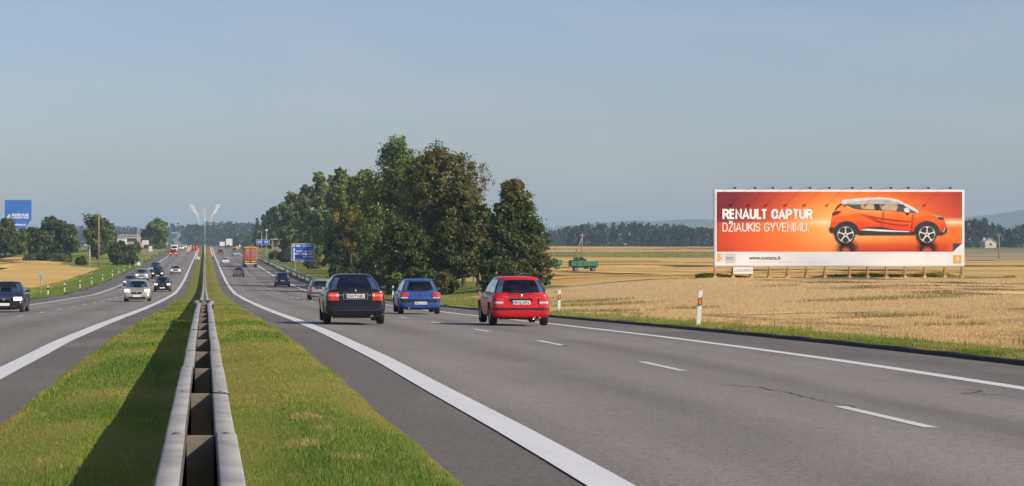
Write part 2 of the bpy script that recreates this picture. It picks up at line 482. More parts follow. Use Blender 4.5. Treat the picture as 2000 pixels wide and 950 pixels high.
# ------------------------------------------------------------------ road profile and terrain
_PD = [-80, -20, 0, 16, 30, 42, 50, 63, 84, 93, 105, 137, 157, 196, 214, 260, 317, 400, 500, 600, 685, 760, 857, 900, 980, 1080, 1300, 1700, 2100, 2500, 3200, 4000, 9000]
_PZ = [-1.45, -1.52, -1.58, -1.69, -1.79, -1.92, -2.05, -2.29, -2.70, -2.90, -3.12, -3.70, -4.05, -4.65, -4.95, -5.28, -5.42, -5.20, -4.86, -4.52, -4.15, -3.55, -2.70, -2.50, -3.2, -4.9, -8.5, -13, -13, -6, 8, 22, 30]
_dg = np.arange(-80, 9001, 1.0)
_zg = np.interp(_dg, _PD, _PZ)
_k = np.exp(-0.5 * (np.arange(-40, 41) / 9.0) ** 2); _k /= _k.sum()
_zs = np.convolve(np.pad(_zg, 40, mode='edge'), _k, mode='valid')
_zs[:150] = _zs[:150]
def prof(D): return CZ + np.interp(D, _dg, _zs)
def road_z(X, D):
    a = np.abs(X)
    return prof(D) - 0.016 * (np.clip(a, 2.8, 14) - 2.8)
def sst(a, b, x):
    t = np.clip((np.asarray(x, float) - a) / (b - a), 0, 1); return t * t * (3 - 2 * t)
_RD = [-80, 0, 40, 70, 100, 170, 260, 356, 450, 600, 800, 1000, 1400, 2000, 3000, 9000]
_RZ = [-1.5, -1.62, -2.00, -2.36, -2.62, -2.84, -4.0, -4.85, -4.9, -4.15, -3.95, -3.7, -3.4, -6, -8, -14]
_LD = [-80, 0, 100, 200, 317, 400, 470, 540, 700, 900, 1300, 2000, 3000, 9000]
_LZ = [-1.5, -1.6, -3.1, -4.75, -5.3, -4.8, -4.1, -3.3, -3.2, -2.9, -3.0, -6, -8, -14]
def gnoise(X, D):
    return (np.sin(X * .31 + D * .07) * np.sin(D * .11 - X * .13) + .5 * np.sin(X * .9 + 1.3) * np.sin(D * .37 + .4))
def terr(X, D):
    X = np.asarray(X, float); D = np.asarray(D, float)
    r = prof(D)
    edge = r - 0.17
    fr = CZ + np.interp(D, _RD, _RZ); fl = CZ + np.interp(D, _LD, _LZ)
    wide = np.where(D > 1300, 60, 0)
    wr = sst(15.0, 38 + wide * 3, X); wl = sst(15.0, 34 + wide * 3, -X)
    z = edge + (fr - edge) * wr + (fl - edge) * wl
    bank = .25 * sst(13.6, 14.6, np.abs(X)) * (D < 1000)
    bank = np.where(X > 0, .09 * sst(13.6, 14.2, X), .03) * 1.0
    z = z + bank + .03 * gnoise(X * .6, D * .5) * sst(14.5, 18, np.abs(X)) * (1 - sst(70, 120, D)) * (1 - sst(30, 50, np.abs(X))) + .18 * np.sin(X * .021 + 1) * np.sin(D * .013) * sst(60, 120, np.abs(X))
    under = np.abs(X) < 13.55
    return np.where(under, r - .55, z)

Dl = [-60, -40, -20, -8]
d = 0.0
while d < 9000:
    Dl.append(d)
    d += 3 if d < 120 else 5 if d < 240 else 10 if d < 700 else 25 if d < 1500 else 90 if d < 3500 else 500
for q in (172, 176, 570, 780, 510, 720, 1200, 110, 150): Dl.append(q)
Dl = sorted(set(Dl))
Xr = [13.62, 13.9, 14.3, 14.8, 15.3, 15.8, 16.4, 17.2, 18.2, 19.5, 21, 23, 25.5, 28, 31, 34, 38, 43, 49, 56, 64, 74, 86, 100, 120, 145, 180, 230, 300, 400, 550, 750, 1050, 1500, 2200, 3500, 5000]
Xl = [-x if x > 14 else -x + .42 for x in Xr]   # left verge begins at 13.2
Xl = [-13.2, -13.5] + [x for x in Xl if x < -13.6]
def zone(X, D):
    if X > 0:
        wav = .35 * math.sin(D * .21) + .2 * math.sin(D * .9)
        if D < 110:
            return 'wheat' if X > 15.25 + wav * .5 else 'grass'
        if D < 172: return 'wheat' if X > 16.2 + (D - 110) * .06 else 'grass'
        if D < 176: return 'weeds' if X > 24 else 'grass'
        if X < 33 + (D - 170) * .01: return 'grass' if X < 27 else ('stubble' if D < 700 else 'grass')
        if X / D > .305:
            if D < 510: return 'stubble'
            if D < 720: return 'fallow'
            return 'meadow' if D < 1200 else 'grass'
        if D < 570: return 'stubble'
        if D < 780: return 'meadow'
        return 'stubble' if D < 1500 else 'grass'
    a = -X
    if D < 430:
        lim = 15.6 + max(0, D - 150) * .016 + .6 * math.sin(D * .13)
        return 'stubble' if a > lim else 'grass'
    if D < 500: return 'stubble' if a > 23 + (D - 430) * .25 else 'grass'
    return 'grass' if D < 700 else 'meadow' if D < 1500 else 'grass'

zmat = {'grass': ('verge_grass', 'grass_ground'), 'wheat': ('wheat_field', 'wheat_ground'), 'stubble': ('stubble_field', 'stubble_ground'),
        'fallow': ('fallow_field', 'brown_ground'), 'meadow': ('meadow', 'green_ground'), 'weeds': ('field_margin', 'brown_ground')}
zb = {k: MB() for k in zmat}
for Xs in (Xr, sorted(Xl)):
    XX, DD = np.meshgrid(np.array(Xs), np.array(Dl))
    ZZ = terr(np.where(np.abs(XX) < 13.7, np.sign(XX) * 13.7, XX), DD)
    for i in range(len(Dl) - 1):
        for j in range(len(Xs) - 1):
            xm = (Xs[j] + Xs[j + 1]) / 2; dm = (Dl[i] + Dl[i + 1]) / 2
            zb[zone(xm, dm)].add([(XX[a, b], DD[a, b], ZZ[a, b]) for a, b in ((i, j), (i, j + 1), (i + 1, j + 1), (i + 1, j))], [(0, 1, 2, 3)])
for k, mb in zb.items():
    o = mb.build(zmat[k][0], M[zmat[k][1]], smooth=True)
    bm = bmesh.new(); bm.from_mesh(o.data); bmesh.ops.remove_doubles(bm, verts=bm.verts, dist=.001); bm.to_mesh(o.data); bm.free()
    tag(o, kind='structure')
# the ground beneath the roads and on to the horizon, closing the strip between the two sides
mb = MB()
for i in range(len(Dl) - 1):
    a, b = Dl[i], Dl[i + 1]
    za, zb_ = float(prof(a)), float(prof(b))
    if a < 1300:
        mb.add([(-13.2, a, za - .6), (13.62, a, za - .6), (13.62, b, zb_ - .6), (-13.2, b, zb_ - .6)], [(0, 1, 2, 3)])
        for X in (-13.2, 13.62):
            zt0, zt1 = float(terr(np.sign(X) * 13.7, a)), float(terr(np.sign(X) * 13.7, b))
            mb.add([(X, a, za - .6), (X, b, zb_ - .6), (X, b, zt1), (X, a, zt0)], [(0, 1, 2, 3)])
    else:
        zt = [float(terr(13.7, a)), float(terr(13.7, b))]
        mb.add([(-13.2, a, zt[0]), (13.62, a, zt[0]), (13.62, b, zt[1]), (-13.2, b, zt[1])], [(0, 1, 2, 3)])
tag(mb.build('ground', M['hill_ground'], smooth=False), kind='structure')
def ridge(name, D, x0, x1, tops, depth, base):
    mb = MB(); n = 70; m = 8
    xs = np.linspace(x0, x1, n)
    h = np.interp(xs, np.linspace(x0, x1, len(tops)), tops)
    h = h + 5 * np.sin(xs * .011) + 3 * np.sin(xs * .031 + 1)
    vs = []
    for j in range(m + 1):
        t = j / m
        for i in range(n):
            vs.append((xs[i], D + depth * (t - .5), base + (h[i] - base) * math.sin(math.pi * t) ** .8 * (1 + .06 * math.sin(xs[i] * .02 + j))))
    fs = [(j * n + i, j * n + i + 1, (j + 1) * n + i + 1, (j + 1) * n + i) for j in range(m) for i in range(n - 1)]
    return tag(mb.add(vs, fs).build(name, M['hill_ground'], smooth=True), kind='structure')
def hz(py, D): return CZ + (470 - py) / F * D
ridge('hills', 6800, -1500, 3600, [hz(q, 6800) for q in (446, 446, 447, 446, 447, 445, 446, 440, 431, 432, 430, 414, 407, 409, 412)], 2200, -20)

# carriageways
def strip(name, X0, X1, D0, D1, step, mat, dz=0.0, zf=road_z, kind='structure', parent=None, xn=1, fX=None, thick=0, edge=None):
    ds = np.arange(D0, D1 + step * .5, step) if not isinstance(step, list) else np.array(step)
    xs = np.linspace(X0, X1, xn + 1)
    vs = []
    for dd in ds:
        for k, x in enumerate(xs):
            xx = x
            if edge and k in (0, xn): xx = x + edge * (math.sin(dd * 1.7 + x) * .5 + math.sin(dd * 4.3 + 2 * x) * .3 + math.sin(dd * .37) * .6)
            vs.append((xx, dd, float(zf(x, dd)) + dz))
    n = xn + 1
    fs = [(i * n + k, i * n + k + 1, (i + 1) * n + k + 1, (i + 1) * n + k) for i in range(len(ds) - 1) for k in range(xn)]
    o = MB().add(vs, fs).build(name, mat, parent, smooth=True)
    if kind: tag(o, kind=kind)
    return o
RS = list(np.arange(-60, 120, 3)) + list(np.arange(120, 500, 8)) + list(np.arange(500, 1301, 20))
road_r = strip('road', 1.45, 13.5, 0, 0, RS, M['asphalt'], xn=6)
road_l = strip('road', -13.25, -1.5, 0, 0, RS, M['asphalt'], xn=6)
LW = .17
strip('edge_line', 2.8 - LW, 2.8 + LW, 0, 0, RS, M['line'], .005, parent=road_r, edge=.012)
strip('edge_line', 10.7 - .15, 10.7 + .15, 0, 0, RS, M['line'], .005, parent=road_r, edge=.012)
strip('edge_line', -2.8 - LW, -2.8 + LW, 0, 0, RS, M['line'], .005, parent=road_l, edge=.012)
strip('edge_line', -10.3 - .14, -10.3 + .14, 0, 0, RS, M['line'], .005, parent=road_l, edge=.012)
far_r, far_l = [], []
for k in range(-2, 76):
    for X, first, rd, far in ((7.0, 22.2, road_r, far_r), (-6.85, 15.0, road_l, far_l)):
        d0 = first + 11.5 * k
        if d0 < 260:
            strip('lane_dash', X - .075, X + .075, d0, d0 + 3.2, 1.6, M['dash'], .005, parent=rd)
        else:
            far.append((X, d0))
for far, rd in ((far_r, road_r), (far_l, road_l)):
    mb = MB()
    for X, d0 in far:
        mb.add([(x, dd, float(road_z(x, dd)) + .005) for x, dd in ((X - .075, d0), (X + .075, d0), (X + .075, d0 + 3.2), (X - .075, d0 + 3.2))], [(0, 1, 2, 3)])
    tag(mb.build('lane_dash', M['dash'], rd), kind='stuff')
# sealed cracks, transverse joints and painted cast shadows, as dark bands on the asphalt
def dark_band(pts, wd, parent, mat=None, name='road_crack_or_shadow'):
    vs = []
    for i, (x, dd) in enumerate(pts):
        ww = wd * random.uniform(.5, 1.3)
        a = pts[min(i + 1, len(pts) - 1)]; b = pts[max(i - 1, 0)]
        t = Vector((a[0] - b[0], a[1] - b[1])).normalized(); nrm = Vector((-t.y, t.x)) * ww
        for s in (-1, 1):
            px, pd = x + s * nrm.x, dd + s * nrm.y
            vs.append((px, pd, float(road_z(px, pd)) + .004))
    fs = [(2 * i, 2 * i + 1, 2 * i + 3, 2 * i + 2) for i in range(len(pts) - 1)]
    return tag(MB().add(vs, fs).build(name, mat or M['dark_band'], parent), kind='structure')
def wig(x0, d0, x1, d1, n, a):
    return [(x0 + (x1 - x0) * i / n + random.uniform(-a, a), d0 + (d1 - d0) * i / n + random.uniform(-a, a)) for i in range(n + 1)]
dark_band(wig(7.15, 25.3, 7.05, 29.2, 14, .05), .010, road_r)
dark_band(wig(7.1, 29.2, 6.7, 29.8, 5, .05), .016, road_r)
dark_band([(9.55, 28.2), (9.35, 28.5), (9.62, 28.8), (9.85, 29.2), (9.8, 29.6)], .013, road_r)
dark_band([(9.62, 28.8), (9.75, 28.3), (9.9, 28.0)], .010, road_r)
dark_band(wig(7.1, 47.0, 7.0, 44.5, 8, .03), .02, road_r)
dark_band(wig(2.95, 76, 10.5, 76.2, 20, .05), .06, road_r, M['joint_or_shadow'])
for dd in (301.0, 470.0): dark_band(wig(2.0, dd, 13.2, dd + .5, 24, .08), .30, road_r, M['joint_or_shadow'])  # cast shadows across the right carriageway, painted as dark bands
for dd in (102.0, 128.5): dark_band(wig(-2.9, dd, -8.2, dd - .4, 16, .05), .15, road_l, M['joint_or_shadow'])
dark_band(wig(-4.9, 40.5, -4.2, 44.2, 9, .04), .03, road_l)
dark_band(wig(-3.9, 60.5, -4.8, 62, 9, .05), .03, road_l)
# bitumen kerb on the field side
kb = MB()
for i in range(len(RS) - 1):
    a, b = RS[i], RS[i + 1]
    if a > 420: break
    sub_ = 1 if a >= 120 else 2
    for q in range(sub_):
        p, r_ = a + (b - a) * q / sub_, a + (b - a) * (q + 1) / sub_
        ring = []
        for dd in (p, r_):
            j = .012 * math.sin(dd * 2.3) + .01 * math.sin(dd * 5.9); h = .082 + .012 * math.sin(dd * 1.7)
            z0 = float(road_z(13.45, dd))
            ring.append([(13.46 + j, dd, z0 - .03), (13.475 + j, dd, z0 + h - .015), (13.50 + j, dd, z0 + h), (13.66 + j, dd, z0 + h - .005), (13.70, dd, z0 - .3)])
        vs = ring[0] + ring[1]
        kb.add(vs, [(k, k + 1, k + 6, k + 5) for k in range(4)])
tag(kb.build('kerb', M['bitumen'], smooth=False), kind='structure')

# grassed median
def med_z(X, D):
    return prof(D) + .11 * (1 - (X / np.where(np.asarray(X) > 0, 1.77, 1.90)) ** 2) + .005 * np.sin(D * .8 + X) * np.sin(X * 2.3 + D * .31) - .09 * np.maximum(0, 1 - (np.asarray(X) / .9) ** 2)
strip('median', -2.15, 2.0, 0, 0, list(np.arange(-60, 90, 1.5)) + [q for q in RS if q >= 90], M['median_ground'], zf=med_z, xn=16)

# ------------------------------------------------------------------ grass, wheat: blades that nobody could count
def blades(name, xs, ds, zs, h, wd, tint, mat, lean=.35, kind='stuff', parent=None, tri=True):
    n = len(xs)
    ang = rng.uniform(0, 2 * math.pi, n); la = rng.uniform(0, 2 * math.pi, n); ll = rng.uniform(0, lean, n) * h
    v = np.empty((n, 3, 3), np.float32)
    cx, sy = np.cos(ang) * wd / 2, np.sin(ang) * wd / 2
    v[:, 0] = np.stack([xs - cx, ds - sy, zs - .01], 1)
    v[:, 1] = np.stack([xs + cx, ds + sy, zs - .01], 1)
    v[:, 2] = np.stack([xs + np.cos(la) * ll, ds + np.sin(la) * ll, zs + h], 1)
    me = bpy.data.meshes.new(name)
    me.vertices.add(n * 3); me.vertices.foreach_set('co', v.reshape(-1))
    me.loops.add(n * 3); me.loops.foreach_set('vertex_index', np.arange(n * 3, dtype=np.int32))
    me.polygons.add(n); me.polygons.foreach_set('loop_start', np.arange(0, n * 3, 3, dtype=np.int32)); me.polygons.foreach_set('loop_total', np.full(n, 3, np.int32))
    a = me.attributes.new('tint', 'FLOAT', 'POINT'); a.data.foreach_set('value', np.repeat(tint, 3).astype(np.float32))
    me.materials.append(mat); me.update(); me.validate()
    o = bpy.data.objects.new(name, me); col.objects.link(o)
    if parent: o.parent = parent
    if kind: tag(o, kind=kind)
    return o

M['grass_blade'] = leaf_mat('grass_blade', [(0, (.075, .165, .018)), (.35, (.185, .275, .030)), (.62, (.33, .335, .048)), (.80, (.40, .32, .085)), (1, (.54, .40, .18))], .35)
M['wheat_blade'] = leaf_mat('wheat_stalk', [(0, (.16, .19, .045)), (.18, (.32, .25, .09)), (.4, (.53, .36, .16)), (.7, (.64, .445, .205)), (1, (.72, .54, .29))], .25)

def vnoise(x, y, s, seed):
    g = np.random.default_rng(seed).random((64, 64))
    X = x / s; Y = y / s
    xi = np.floor(X).astype(int); yi = np.floor(Y).astype(int); fx = X - xi; fy = Y - yi
    fx = fx * fx * (3 - 2 * fx); fy = fy * fy * (3 - 2 * fy)
    q = lambda a, b: g[a % 64, b % 64]
    return (q(xi, yi) * (1 - fx) + q(xi + 1, yi) * fx) * (1 - fy) + (q(xi, yi + 1) * (1 - fx) + q(xi + 1, yi + 1) * fx) * fy

def by_density(n, D0, D1, pw=2.0):
    """distances with density falling as D^-pw"""
    u = rng.random(n); e = 1 - pw
    return (D0 ** e + u * (D1 ** e - D0 ** e)) ** (1 / e)
n = 330000
ds = by_density(n, 6.5, 130, 1.75); xs = rng.uniform(-2.0, 1.86, n)
keep = np.abs(xs) > .03
# ragged edges
edge = np.where(xs > 0, 1.76, 1.90) + (vnoise(xs * 0, ds, .25, 3) - .5) * .10 - .02
keep &= np.abs(xs) < edge
xs, ds = xs[keep], ds[keep]
v1 = vnoise(xs, ds, .9, 5) * .6 + vnoise(xs, ds, .3, 6) * .4; v2 = vnoise(xs * 1.0, ds * .35, 1.1, 8)
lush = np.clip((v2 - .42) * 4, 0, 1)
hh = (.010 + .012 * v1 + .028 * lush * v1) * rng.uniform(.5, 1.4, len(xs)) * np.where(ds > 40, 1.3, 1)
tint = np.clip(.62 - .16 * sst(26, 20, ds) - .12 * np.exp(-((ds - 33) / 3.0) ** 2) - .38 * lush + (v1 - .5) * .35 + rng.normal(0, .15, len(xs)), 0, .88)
tint = np.where((edge[keep] - np.abs(xs)) < .12, np.clip(tint + .15, 0, 1), tint)
for (cx, cd, rx, rd) in ((.95, 21.8, .18, .55), (.80, 18.6, .17, .45), (1.05, 20.3, .10, .3), (1.1, 17.3, .2, .2), (.42, 28.6, .08, .4), (-1.3, 12.5, .2, .3)):
    q = ((xs - cx) / rx) ** 2 + ((ds - cd) / rd) ** 2 < rng.uniform(.2, 1.2, len(xs))
    tint = np.where(q & (rng.random(len(xs)) < .8), rng.uniform(.86, 1, len(xs)), tint)
zz = med_z(xs, ds)
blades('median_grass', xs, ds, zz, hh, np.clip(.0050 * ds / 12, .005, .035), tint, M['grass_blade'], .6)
# verge grass right
n = 90000
ds = by_density(n, 30, 260, 1.5); xs = 13.72 + np.abs(rng.normal(0, 1, n)) * .85
xs = np.where(ds > 115, 13.75 + rng.random(n) * 9, xs)
q = vnoise(xs, ds, 2.2, 21)
blades('verge_grass_blades', xs, ds, terr(xs, ds), (.03 + .055 * q * (np.clip(xs - 13.6, 0, 1))) * rng.uniform(.4, 1.3, n), np.clip(.012 * ds / 50, .008, .05), np.clip(.60 + .7 * (q - .5) + rng.normal(0, .16, n), 0, 1), M['grass_blade'], .5)
# verge grass left
n = 60000
ds = by_density(n, 120, 520, 1.2); xs = -13.3 - rng.random(n) ** 1.4 * 6
blades('verge_grass_blades', xs, ds, terr(xs, ds), rng.uniform(.04, .15, n), np.clip(.03 * ds / 150, .02, .09), np.clip(.30 + rng.normal(0, .14, n), 0, 1), M['grass_blade'], .5)
# ripe wheat on the right
n = 330000
ds = by_density(n, 33, 171, 1.35)
xs = 15.1 + rng.random(n) * np.clip(.375 * ds + 4 - 15.1, 3, 60)
keep = (xs > 15.2 + .25 * np.sin(ds * .21) + np.abs(rng.normal(0, .3, n))) & ~((ds > 112) & (xs < 16.6 + (ds - 110) * .06))
xs, ds = xs[keep], ds[keep]
q = vnoise(xs, ds * .5, 2.0, 31) * .5 + vnoise(xs, ds * .7, .7, 32) * .5
green = vnoise(xs * .35, ds * .9, 2.4, 35)
lane = np.abs(np.sin(xs * .16 + ds * .018 + .6)) < .03      # flattened wheel tracks
tint = np.clip(.66 + .28 * (q - .5) + rng.normal(0, .07, len(xs)), .25, 1)
tint = np.where((green > .90) & (rng.random(len(xs)) < .5), rng.uniform(0, .2, len(xs)), tint)
for (cx, cd, rx, rd) in ((19.5, 119, 4.8, 2.2), (17.2, 100, 2.6, 1.6), (23.0, 76.5, 1.5, 1.2), (31.5, 106, 4.2, 2.6), (21.8, 103, 1.5, 1.6), (29.5, 75, 1.6, .7), (23.5, 72, .4, .7), (21.5, 130, 3.0, 3.5)):
    m_ = ((xs - cx) / rx) ** 2 + ((ds - cd) / rd) ** 2 < rng.uniform(.3, 1.1, len(xs))
    tint = np.where(m_ & (rng.random(len(xs)) < .9), rng.uniform(0, .16, len(xs)), tint)
patchy = tint < .17
hh = np.where(patchy, .16, np.where(lane, .04, .03 + .04 * q)) * rng.uniform(.6, 1.25, len(xs))
tint = np.where(lane, np.clip(tint - .2, 0.05, 1), tint)
blades('standing_wheat', xs, ds, terr(xs, ds), hh, np.clip(.014 * ds / 60, .009, .05), tint, M['wheat_blade'], .7)
# taller weeds at the field edge
n = 2000
cxs = np.concatenate([rng.uniform(14.6, 15.8, 40), np.array([16.0, 16.6, 15.8, 16.3, 16.9, 15.2, 15.6, 14.9, 21.5, 15.0, 15.3])]); cds = np.concatenate([rng.uniform(38, 100, 40), np.array([45.0, 46.5, 42.0, 44, 47.5, 40, 41.3, 39, 64, 58.5, 62])])
k = rng.integers(0, len(cxs), n)
xs = cxs[k] + rng.normal(0, .10, n); ds = cds[k] + rng.normal(0, .10, n)
blades('field_edge_weeds', xs, ds, terr(xs, ds), rng.uniform(.04, .26, n) * rng.uniform(.5, 1.3, n), np.full(n, .014), np.clip(rng.normal(.45, .2, n), 0, 1), M['grass_blade'], .35)
# weeds under the billboard and in the far field margins
n = 26000
ds = rng.uniform(170.5, 174, n); xs = rng.uniform(37, 60, n)
q = vnoise(xs, ds, 2.5, 41)
blades('field_margin_weeds', xs, ds, terr(xs, ds), (.06 + 1.1 * np.clip(q - .5, 0, 1) ) * rng.uniform(.4, 1.1, n), np.full(n, .06), np.clip(rng.normal(.60, .25, n), 0, 1), M['grass_blade'], .5)
n = 26000
ds = rng.uniform(572, 765, n); xs = rng.uniform(60, .31 * ds, n)
q = vnoise(xs, ds, 14, 43)
blades('field_margin_weeds', xs, ds, terr(xs, ds), (.1 + .6 * np.clip(q - .4, 0, 1)) * rng.uniform(.4, 1.2, n), np.full(n, .25), np.clip(rng.normal(.55, .2, n), 0, 1), M['grass_blade'], .5)

# ------------------------------------------------------------------ median crash barrier
M['spacer'] = simple('weathered_spacer_steel', (.22, .19, .155), .75, .1, var=.3, scale=6)
M['rail_back'] = simple('shaded_rail_back', (.09, .08, .07), .8, var=.3, scale=6)  # inner rail faces coloured dark in place of deep shade between the rails
bar = empty('crash_barrier', (-.02, 0, 0), 'long double-sided grey steel crash barrier running down the grass median', 'crash barrier')
_BD = [0, 12, 24, 40, 55, 63, 72, 84, 100]
_BZ = [-.855, -.995, -1.145, -1.33, -1.52, -1.64, -1.86, -2.08, -2.42]
def rail_z(D):
    return np.where(np.asarray(D) < 96, CZ + np.interp(D, _BD, _BZ), prof(D) + .66)
# W-beam outline: (outward offset, height below the top)
WB = [(-.004, -.008), (.004, 0), (.090, -.004), (.101, -.013), (.103, -.060), (.070, -.095), (.018, -.128), (.012, -.155), (.018, -.182), (.070, -.215), (.101, -.248), (.095, -.285), (.060, -.304), (.010, -.310), (-.004, -.300)]
WBi = [(x - .006, z * .985 - .002) for x, z in WB]
def beam(side, xin, D0, D1, n, flare=None):
    loop = WB + WBi[::-1]
    m = len(loop); vs = []
    for k in range(n + 1):
        dd = D0 + (D1 - D0) * k / n
        zt = float(rail_z(dd)); fx = flare(dd) if flare else 0
        vs += [(side * (xin + fx + x), dd, zt + z) for x, z in loop]
    fs = [(k * m + i, k * m + (i + 1) % m, (k + 1) * m + (i + 1) % m, (k + 1) * m + i) for k in range(n) for i in range(m)]
    b_ = MB().add(vs, fs)
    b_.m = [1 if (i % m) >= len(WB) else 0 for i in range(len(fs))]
    b_.add(vs[:m], [tuple(range(m))]); b_.add(vs[n * m:], [tuple(range(m - 1, -1, -1))])
    return b_
flare = lambda dd: .085 * float(sst(57, 62, dd)) - .05 * float(sst(62, 64.6, dd))
sp = [11.9 + 4.05 * k for k in range(-2, 14)]
for k in range(len(sp) - 1):
    for side in (-1, 1):
        b = beam(side, .079, sp[k] - .16, sp[k + 1] + (.02 if k < len(sp) - 2 else .3), 3, flare).build('rail', [M['galv'], M['rail_back']], bar, smooth=True)
        b.location = (side * .003 * (k % 2) + random.uniform(-.004, .004), 0, .003 * (k % 2) + random.uniform(-.005, .005))
for k, dd in enumerate(sp):
    zt = float(rail_z(dd)); zg = float(med_z(0, dd)) - .2
    s = MB()
    s.box((0, dd - .002, zt - .165), (.152, .012, .28)); s.box((-.068, dd + .05, zt - .165), (.008, .09, .28)); s.box((.068, dd + .05, zt - .165), (.008, .09, .28)); s.box((0, dd + .035, zt - .022), (.152, .08, .006))
    s.build('spacer', M['spacer'], bar)
    p = MB(); p.box((0, dd + .10, (zt - .06 + zg) / 2), (.10, .01, zt - .06 - zg)); p.box((-.045, dd + .13, (zt - .06 + zg) / 2), (.01, .06, zt - .06 - zg)); p.box((.045, dd + .13, (zt - .06 + zg) / 2), (.01, .06, zt - .06 - zg))
    p.build('post', M['galv'], bar)
    for side in (-1, 1):
        fl = flare(dd)
        q = MB()
        for j in range(2):   # splice bolts with their washers on the shoulder of the rail
            q.lathe([(0, 0.0001), (.006, .026), (.010, .024), (.012, .012), (.020, .011), (.021, .0001)], 10, 'X', c=(0, 0, 0)) if j == 0 else None
        o = q.build('bolt', M['rust'], bar)
        o.rotation_euler = (0, R(-86 if side > 0 else -94), 0); o.scale = (.5, 2.6, 1.05); o.location = (side * (.050 + .079 + fl), dd - .08, zt - .001)
        lap = MB()
        for j in range(5):
            x0, z0 = WB[j]; x1, z1 = WB[j + 1]
            lap.add([(side * (.079 + fl + x0 + .003), dd - .165, zt + z0 + .004), (side * (.079 + fl + x1 + .003), dd - .165, zt + z1 + .004), (side * (.079 + fl + x1 + .003), dd - .135, zt + z1 + .003), (side * (.079 + fl + x0 + .003), dd - .135, zt + z0 + .003)], [(0, 1, 2, 3)])
        lap.build('lap_edge', M['rust'], bar)
# older narrower barrier beyond
D0 = 65.5
far = [D0 + 4 * k for k in range(int((150 - D0) / 4))]
for k in range(len(far) - 1):
    for side in (-1, 1):
        beam(side, .045, far[k], far[k + 1] + .1, 1).build('rail', [M['galv'], M['rail_back']], bar, smooth=True)
mb = MB()
for side in (-1, 1):
    ds_ = list(np.arange(far[-1], 500, 12)) + list(np.arange(500, 960, 20))
    for i in range(len(ds_) - 1):
        q = beam(side, .045, ds_[i], ds_[i + 1], 1); mb.add(q.v, q.f)
tag(mb.build('rail', M['galv'], bar, smooth=True), kind='stuff')
mb = MB()
for dd in np.arange(D0, 500, 4):
    zt = float(rail_z(dd)); zg = float(prof(dd)) - .2
    mb.box((0, dd, (zt - .04 + zg) / 2), (.08, .06, zt - .04 - zg)); mb.box((0, dd, zt - .15), (.09, .1, .26))
tag(mb.build('post', M['galv'], bar), kind='stuff')

# guard rail on the right-hand verge
gr = empty('guard_rail', (13.9, 240, float(road_z(13.9, 240))), 'grey steel guard rail along the right-hand verge below the trees', 'guard rail')
mb = MB()
GX = lambda dd: 13.95 + .9 * float(sst(262, 236, dd))
gz = lambda dd: float(road_z(13.5, dd)) + .78 - .55 * float(sst(262, 240, dd))
ds_ = list(np.arange(240, 640, 8))
for i in range(len(ds_) - 1):
    loop = WB + WBi[::-1]; vs = []
    for dd in (ds_[i], ds_[i + 1]):
        vs += [(GX(dd) - x - 13.9, dd - 240, gz(dd) + z - gr.location.z) for x, z in loop]
    m_ = len(loop)
    mb.add(vs, [(a, (a + 1) % m_, m_ + (a + 1) % m_, m_ + a) for a in range(m_)])
mb.build('rail', M['galv'], gr, smooth=True)
mb = MB()
for dd in np.arange(244, 636, 4):
    zt = gz(dd); zg = float(terr(14.1, dd)) - .2
    mb.box((GX(dd) + .09 - 13.9, dd - 240, (zt + zg) / 2 - gr.location.z), (.12, .08, zt - zg))
tag(mb.build('post', M['galv'], gr), kind='stuff')
# ------------------------------------------------------------------ vehicles
M['mirror'] = simple('mirror_glass', (.25, .27, .29), .12, 1.0)
def wheel(parent, x, y, r=.305, wd=.195, side=1, spokes=7, name='wheel'):
    t = MB(); h = wd / 2
    t.lathe([(-h * .8, r * .66), (-h, r * .74), (-h, r * .90), (-h * .72, r * .99), (-h * .2, r), (h * .2, r), (h * .72, r * .99), (h, r * .90), (h, r * .74), (h * .8, r * .66)], 26, 'X')
    o = t.build(name, M['rubber'], parent, smooth=True)
    o.location = (x, y, r)
    m = MB(); s = side
    m.lathe([(s * h * .80, r * .665), (s * h * .86, r * .62), (s * h * .55, r * .56), (s * h * .5, .001)], 26, 'X')
    m.lathe([(-s * h * .8, r * .66), (-s * h * .7, .001)], 20, 'X')
    for k in range(spokes):
        a = 2 * math.pi * k / spokes
        Mx = Matrix.Rotation(a, 4, 'X')
        m.box((s * h * .74, r * .33, 0), (.025, r * .58, r * .17), 0, Mx)
    m.lathe([(s * h * .86, .001), (s * h * .86, r * .14), (s * h * .6, r * .18)], 12, 'X')
    m.build('rim', [M['alloy']], o)
    return o

SPEC = {
 'sedan': dict(L=4.36, W=1.70, H=1.385, belt=.95, deck=.985, cab=(.62, 3.28), roof=(1.28, 2.42), wb=(.92, 3.50), hood=.70, aw=.885, rw=.63, n=5.2),
 'hatch': dict(L=4.02, W=1.69, H=1.40, belt=.945, deck=.945, cab=(.06, 2.92), roof=(.50, 2.10), wb=(.70, 3.18), hood=.70, aw=.905, rw=.67, n=5.5),
 'wagon': dict(L=4.42, W=1.72, H=1.45, belt=.945, deck=.945, cab=(.06, 3.28), roof=(.34, 2.45), wb=(.92, 3.52), hood=.72, aw=.92, rw=.72, n=6.0),
 'mpv':   dict(L=4.35, W=1.80, H=1.66, belt=1.02, deck=1.02, cab=(.06, 3.60), roof=(.32, 2.55), wb=(.80, 3.45), hood=.85, aw=.93, rw=.76, n=6.0),
 'suv':   dict(L=4.40, W=1.80, H=1.64, belt=1.03, deck=1.03, cab=(.06, 3.25), roof=(.36, 2.40), wb=(.85, 3.45), hood=.92, aw=.92, rw=.75, n=6.0),
}
def yrear(z, S):
    if z < .24: return .12
    if z < .60: return .0 + max(0, .30 - z) * .6
    return .045 + (z - .60) * .10
